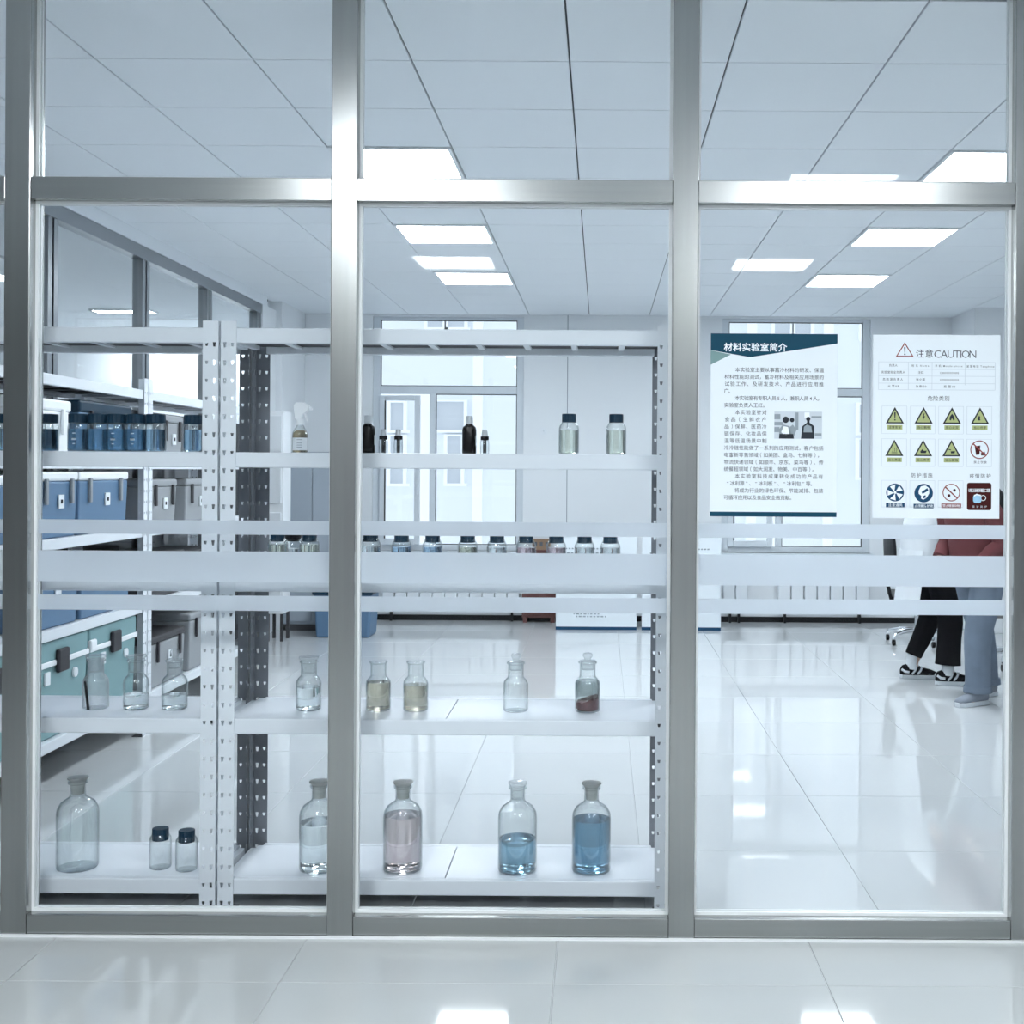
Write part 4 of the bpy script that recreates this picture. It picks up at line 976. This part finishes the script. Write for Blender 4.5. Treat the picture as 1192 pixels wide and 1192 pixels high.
def person(label, X, Y, face, J, look):
    """J: joints in (forward, left, up) metres from the point on the floor; face = +1 looks along +X, -1 along -X"""
    t = thing('person', label, 'person', (X, Y, 0))
    def W(p): return Vector((face*p[0], face*p[1], p[2]))
    nodes, edges = {}, []
    def nd(k, p, r): nodes[k] = (tuple(W(p)), r)
    def ch(*ks): edges.extend(zip(ks, ks[1:]))
    for k in ('pelvis','waist','chest','neckbase','neck','chin','head','crown'): nd(k, J[k], {'pelvis':.120,'waist':.105,'chest':.12,'neckbase':.060,'neck':.048,'chin':.070,'head':.088,'crown':.070}[k])
    ch('pelvis','waist','chest','neckbase','neck','chin','head','crown')
    for s in ('l','r'):
        for k, r in (('shoulder',.052),('elbow',.036),('wrist',.025),('hip',.082),('knee',.054),('ankle',.038),('ball',.034),('toe',.020)): nd(k+s, J[k+s], r)
        ch('chest','shoulder'+s,'elbow'+s,'wrist'+s); ch('pelvis','hip'+s,'knee'+s,'ankle'+s,'ball'+s,'toe'+s)
        e, w_ = Vector(J['elbow'+s]), Vector(J['wrist'+s]); d = (w_-e).normalized()
        sv = d.cross(Vector((0,0,1))); sv = sv.normalized() if sv.length > .2 else Vector((0,1,0)); dn = d.cross(sv).normalized()
        if dn.z > 0: dn = -dn
        nd('palm'+s, w_+d*.05, .028); ch('wrist'+s, 'palm'+s)
        inn = 1 if s == 'r' else -1
        side = sv if sv.y*inn > 0 or abs(sv.y) < .05 else -sv
        for k_, (off, ln) in enumerate(((.026,.070),(.009,.080),(-.009,.075),(-.026,.058))):
            b0 = w_+d*.080+side*off
            nd('f%d0'%k_+s, b0, .0095); nd('f%d1'%k_+s, b0+d*ln*.5+dn*ln*.12, .0085); nd('f%d2'%k_+s, b0+d*ln*.85+dn*ln*.45, .0075)
            ch('palm'+s, 'f%d0'%k_+s, 'f%d1'%k_+s, 'f%d2'%k_+s)
        nd('t0'+s, w_+d*.040+side*.036, .0115); nd('t1'+s, w_+d*.075+side*.054+dn*.01, .010); nd('t2'+s, w_+d*.100+side*.052+dn*.022, .0085)
        ch('palm'+s, 't0'+s, 't1'+s, 't2'+s)
    body = skin_body('body', nodes, edges, M['skin'], t, 'pelvis')
    # face: nose, ears in skin; eyes and mouth
    hc = Vector(J['head']); f = Vector(look).normalized(); l = Vector((0,0,1)).cross(f).normalized(); u = f.cross(l)
    def P(a, b, c): return W(hc + f*a + l*b + u*c)
    k = MB(); k.loft([(P(.082,0,.012), W(l)*.006, W(u)*.006), (P(.100,0,-.022), W(l)*.012, W(u)*.010), (P(.084,0,-.034), W(l)*.014, W(u)*.006)], 10)
    for s in (-1, 1): k.loft([(P(-.008,s*.080,-.005), W(f)*.018, W(u)*.028), (P(-.014,s*.096,-.003), W(f)*.020, W(u)*.032), (P(-.014,s*.100,-.003), W(f)*.012, W(u)*.022)], 12)
    k.build('nose_and_ears', M['skin'], body, True, angle=1.5)
    for s in (-1, 1):
        k = MB(); c = P(.0655, s*.032, .004); k.loft([(c+W(f)*(.013*math.sin(a)), W(l)*(.0130*math.cos(a)+1e-4), W(u)*(.0062*math.cos(a)+1e-4)) for a in (-1.2,-.6,0,.6,1.2,1.5)], 12); k.build('eye', M['eye_white'], body, True)
        k = MB(); c = P(.0787, s*.032, .004); k.loft([(c, W(l)*.0055, W(u)*.0055), (c+W(f)*.0015, W(l)*.004, W(u)*.004)], 12); k.build('iris', M['black'], body, True)
    k = MB(); k.loft([(P(.074, y, -.055), W(f)*.010, W(u)*(.0065 if abs(y) < .02 else .002)) for y in (-.026,-.014,0,.014,.026)], 10); k.build('mouth', M['lip'], body, True)
    return t, W, P
def oval(c, u, v): return (c, u, v)

# person in the open white coat, stepping to the right
J = {'pelvis':(.0,0,.90),'waist':(.01,0,1.04),'chest':(.03,0,1.24),'neckbase':(.05,0,1.385),'neck':(.07,0,1.435),'chin':(.11,0,1.48),'head':(.11,0,1.548),'crown':(.095,0,1.615),
     'shoulderl':(.035,.175,1.335),'shoulderr':(.035,-.175,1.335),'elbowl':(.06,.22,1.08),'elbowr':(.07,-.22,1.08),'wristl':(.27,.15,1.00),'wristr':(.28,-.14,1.01),
     'hipl':(.0,.09,.86),'hipr':(.0,-.09,.86),'kneel':(.045,.11,.48),'kneer':(.12,-.11,.48),'anklel':(-.085,.13,.085),'ankler':(.10,-.13,.085),
     'balll':(.0,.13,.035),'ballr':(.185,-.13,.035),'toel':(.07,.13,.028),'toer':(.255,-.13,.028)}
t, W, P = person('person in an open white coat, black trousers and black and white sneakers, standing', 2.36, 8.53, 1, J, (1, 0, -.35))
def LW(p): return W(p)
def limb(mb, pts, rad, n=16):
    """tube through the joints, rounded at each of them (Catmull-Rom)"""
    if len(pts) > 3:
        P_, R_ = [], []
        for i in range(len(pts)-1):
            q = [Vector(pts[max(0, min(len(pts)-1, j))]) for j in (i-1, i, i+1, i+2)]
            for s_ in (0, .34, .67):
                P_.append(.5*((2*q[1]) + (q[2]-q[0])*s_ + (2*q[0]-5*q[1]+4*q[2]-q[3])*s_**2 + (3*q[1]-q[0]-3*q[2]+q[3])*s_**3))
                R_.append(rad[i]*(1-s_)+rad[i+1]*s_)
        pts, rad = P_+[Vector(pts[-1])], R_+[rad[-1]]
    mb.tube([W(p_) for p_ in pts], rad, n)
k = MB()
k.loft([(W((0,0,1.0)), W((0,.16,0)), W((.12,0,0))), (W((-.005,0,.92)), W((0,.172,0)), W((.132,0,0))), (W((-.005,0,.84)), W((0,.178,0)), W((.125,0,0))), (W((.005,0,.77)), W((0,.15,0)), W((.085,0,0)))], 22)
limb(k, [(.0,.09,.86),(.025,.10,.68),(.045,.11,.49),(-.005,.12,.33),(-.055,.127,.22),(-.075,.129,.17)], [.105,.098,.080,.072,.064,.061], 18)
limb(k, [(.005,-.09,.86),(.07,-.10,.68),(.12,-.11,.49),(.112,-.12,.33),(.104,-.127,.22),(.10,-.13,.145)], [.105,.100,.088,.084,.086,.090], 18)
k.build('trousers', M['trousers'], t, True, angle=1.2)
k = MB()
secs = [((-.03,0,.86),.190,.160),((-.03,0,.92),.200,.172),((-.03,0,1.04),.19,.170),((-.01,0,1.16),.195,.165),((.02,0,1.26),.195,.150),((.04,0,1.335),.17,.105),((.05,0,1.38),.09,.078),((.06,0,1.405),.064,.060)]
k.loft([(W(c), W((0,a,0)), W((b_,0,b_*-.1))) for c, a, b_ in secs], 24)
for s, e, w_ in ((1, 'elbowl', 'wristl'), (-1, 'elbowr', 'wristr')):
    limb(k, [(.045, s*.05, 1.375), (.035, s*.135, 1.345), (.04, s*.195, 1.295), J[e], tuple(Vector(J[e])*.5+Vector(J[w_])*.5), tuple(Vector(J[e])*.06+Vector(J[w_])*.94)], [.045, .062, .068, .060, .054, .047])
# open skirt of the coat: a curved sheet round the back and sides, hanging to the knee
n_, lv = 20, [(.95,-.03,.204,.178),(.84,-.035,.216,.180),(.72,-.04,.226,.180),(.60,-.06,.235,.175),(.50,-.08,.245,.175)]
vs, fs = [], []
for z, cx_, sa, fb in lv:
    for inn in (0, .012):
        for j in range(n_+1):
            th = math.radians(112 + 136*j/n_); rip = 1+.035*math.sin(9*th)
            vs.append(tuple(W((cx_+(fb-inn)*rip*math.cos(th), (sa-inn)*rip*math.sin(th), z))))
m_ = n_+1
for i in range(len(lv)-1):
    a0, b0 = 2*i*m_, 2*(i+1)*m_
    for j in range(n_):
        fs += [(a0+j, a0+j+1, b0+j+1, b0+j), (a0+m_+j, b0+m_+j, b0+m_+j+1, a0+m_+j+1)]
    for j in (0, n_): fs.append((a0+j, b0+j, b0+m_+j, a0+m_+j))
for i in (0, len(lv)-1): fs += [(2*i*m_+j, 2*i*m_+j+1, 2*i*m_+m_+j+1, 2*i*m_+m_+j) for j in range(n_)]
k.add(vs, fs)
k.build('coat', M['coat'], t, True, angle=1.2)
k = MB()
k.loft([(P(-.03,0,-.075), W((0,.07,0)), W((.05,0,0))), (P(-.035,0,-.03), W((0,.093,0)), W((.072,0,0))), (P(-.022,0,.02), W((0,.100,0)), W((.090,0,0))), (P(-.012,0,.06), W((0,.092,0)), W((.093,0,0))), (P(-.012,0,.098), W((0,.062,0)), W((.065,0,0))), (P(-.012,0,.112), W((0,.02,0)), W((.02,0,0)))], 20)
k.build('hair', M['hair'], t, True, angle=1.5)
def shoe(t, W, ank, upper, stripe, name='shoe', L_=.275):
    x, y = ank[0], ank[1]
    k = MB(); secs = []
    for fx, hw, hh, zc in ((-.085,.018,.025,.050),(-.07,.034,.038,.058),(-.02,.038,.050,.062),(.03,.040,.045,.058),(.09,.045,.032,.046),(.14,.043,.025,.040),(.175,.026,.016,.034)):
        secs.append((W((x+fx, y, zc)), W((0,hw,0)), W((0,0,hh))))
    o = k.loft(secs, 18).build(name, M[upper], t, True, angle=1.2)
    k = MB(); pts = [(-.090,0),(-.080,.030),(-.03,.036),(.03,.039),(.09,.047),(.15,.044),(.178,.025),(.185,0)]
    out = pts + [(a, -b_) for a, b_ in pts[-2:0:-1]]; n = len(out)
    vs = [tuple(W((x+a, y+b_, z))) for z in (0, .030) for a, b_ in out]
    k.add(vs, [tuple(range(n)), tuple(range(n, 2*n))] + [(i, (i+1) % n, n+(i+1) % n, n+i) for i in range(n)]); k.build('sole', M['shoe_white'], o, bevel=.005)
    if stripe:
        k = MB()
        for s in (-1, 1):
            for a in (-.01, .03): k.tube([W((x+a, y+s*.043, .038)), W((x+a+.022, y+s*.041, .062)), W((x+a+.035, y+s*.030, .085))], .0075, 8)
            k.tube([W((x-.080, y+s*.022, .07)), W((x-.06, y+s*.036, .055)), W((x-.03, y+s*.042, .052))], .009, 8)
        for a in (.04, .06, .08): k.tube([W((x+a, y-.022, .093-.25*(a-.04))), W((x+a, y+.022, .093-.25*(a-.04)))], .004, 6)
        k.build('stripe', M['shoe_white'], o, True)
    return o
for s in ('l', 'r'):
    a = J['ankle'+s]
    shoe(t, W, (a[0], a[1]), 'trousers', True)
    top = {'l': (-.072, .129, .20), 'r': (.102, -.13, .20)}[s]
    k = MB(); limb(k, [(a[0]-.005, a[1], .07), (a[0], a[1], .11), top], [.043, .042, .048]); k.build('sock', M['sock'], t, True)

# standing person in maroon, turned to the left
X2, Y2 = 2.475, 7.80
J = {'pelvis':(-.02,0,.88),'waist':(.02,0,1.02),'chest':(.07,0,1.20),'neckbase':(.11,0,1.335),'neck':(.135,0,1.385),'chin':(.175,0,1.43),'head':(.175,0,1.495),'crown':(.155,0,1.56),
     'shoulderl':(.08,.175,1.29),'shoulderr':(.08,-.175,1.29),'elbowl':(.03,.235,1.06),'elbowr':(.03,-.235,1.06),'wristl':(.15,.19,.93),'wristr':(.15,-.19,.93),
     'hipl':(-.01,.09,.84),'hipr':(-.01,-.09,.84),'kneel':(.085,.09,.46),'kneer':(-.13,-.10,.46),'anklel':(.085,.09,.085),'ankler':(-.20,-.11,.085),
     'balll':(.17,.10,.035),'ballr':(-.11,-.12,.035),'toel':(.235,.105,.028),'toer':(-.045,-.125,.028)}
t2, W, P = person('person with long black hair in a maroon top and jeans, standing', X2, Y2, -1, J, (1, .1, -.3))
t2.rotation_euler = (0, 0, math.radians(28))
k = MB()
k.loft([(W((-.02,0,.95)), W((0,.165,0)), W((.125,0,0))), (W((-.02,0,.88)), W((0,.18,0)), W((.14,0,0))), (W((-.01,0,.80)), W((0,.18,0)), W((.13,0,0))), (W((0,0,.745)), W((0,.15,0)), W((.09,0,0)))], 22)
limb(k, [(-.005,.09,.84),(.03,.09,.66),(.08,.09,.47),(.085,.09,.30),(.082,.09,.17),(.082,.09,.095)], [.108,.102,.088,.082,.080,.086], 18)
limb(k, [(-.015,-.09,.84),(-.07,-.095,.66),(-.13,-.10,.47),(-.175,-.105,.30),(-.195,-.11,.17),(-.20,-.11,.095)], [.108,.102,.086,.080,.078,.080], 18)
k.build('jeans', M['denim'], t2, True, angle=1.2)
for ya, xa in ((.09, .085), (-.11, -.20)):
    k = MB(); limb(k, [(xa-.003, ya, .085), (xa-.003, ya, .125)], [.092, .089], 18); k.build('cuff', M['denim'], t2, True)
k = MB()
secs = [((-.015,0,.81),.205,.165),((-.005,0,.88),.205,.165),((.01,0,.98),.19,.15),((.035,0,1.10),.19,.145),((.065,0,1.20),.195,.14),((.08,0,1.285),.175,.11),((.10,0,1.33),.09,.08),((.12,0,1.362),.062,.06)]
k.loft([(W(c), W((0,a,0)), W((b_,0,b_*-.15))) for c, a, b_ in secs], 24)
for s, e, w_ in ((1, 'elbowl', 'wristl'), (-1, 'elbowr', 'wristr')):
    limb(k, [(.10, s*.05, 1.325), (.08, s*.135, 1.30), (.08, s*.198, 1.25), J[e], tuple(Vector(J[e])*.5+Vector(J[w_])*.5), tuple(Vector(J[e])*.06+Vector(J[w_])*.94)], [.045, .062, .068, .060, .054, .050])
k.build('maroon_top', M['maroon'], t2, True, angle=1.2)
k = MB()
k.loft([(W((-.12,0,1.19)), W((0,.05,0)), W((.030,0,0))), (W((-.145,0,1.25)), W((0,.11,0)), W((.055,0,0))), (W((-.135,0,1.33)), W((0,.125,0)), W((.075,0,0))), (W((-.03,0,1.41)), W((0,.118,0)), W((.090,0,0))), (W((.085,0,1.46)), W((0,.108,0)), W((.085,0,0))),
        (P(-.020,0,.02), W((0,.103,0)), W((.092,0,0))), (P(-.008,0,.06), W((0,.093,0)), W((.095,0,0))), (P(-.010,0,.098), W((0,.062,0)), W((.066,0,0))), (P(-.010,0,.112), W((0,.02,0)), W((.02,0,0)))], 20)
k.build('hair', M['hair'], t2, True, angle=1.5)
for s in ('l', 'r'): shoe(t2, W, J['ankle'+s][:2], 'shoe_grey', False)

def office_chair(label, X, Y, rz, seat_z=.455):
    t = thing('office_chair', label, 'chair', (X, Y, 0), rz, 'black office chairs')
    MB().box(-.22, .22, -.23, .23, seat_z-.06, seat_z).build('seat', M['seat_grey'], t, bevel=.028)
    bk_ = MB(); bk_.loft([((-.235+.02*math.sin(0)-.10*(z-.6)*.5, 0, z), (0, hw, 0), (th, 0, 0)) for z, hw, th in ((.58,.12,.014),(.62,.19,.022),(.75,.22,.026),(.88,.215,.026),(.98,.18,.022),(1.02,.10,.014))], 20)
    bk_.build('backrest', M['black'], t, True, angle=1.2)
    MB().tube([(-.10,0,seat_z-.07),(-.235,0,seat_z-.06),(-.262,0,seat_z+.06),(-.262,0,.70)], .018, 10).build('back_support', M['black'], t, True)
    MB().cyl((0,0,.10), .026, seat_z-.16, 16).build('gas_column', M['chrome'], t, True)
    for k_ in range(5):
        a = 2*PI*k_/5+PI+.55; c, s = math.cos(a), math.sin(a)
        lg = MB().tube([(.02*c,.02*s,.115),(.15*c,.15*s,.115),(.265*c,.265*s,.090),(.285*c,.285*s,.065)], [.024,.020,.016,.014], 10).build('base_leg', M['chrome'], t, True)
        MB().cyl((.285*c-.012, .285*s, .026), .026, .024, 14, 'x').build('caster', M['black'], lg, True)
    return t
office_chair('black office chair near the back wall, behind the person in the white coat', 2.79, 10.45, 0)
office_chair('black office chair behind the person in jeans, at the right picture edge', 3.16, 9.25, PI)
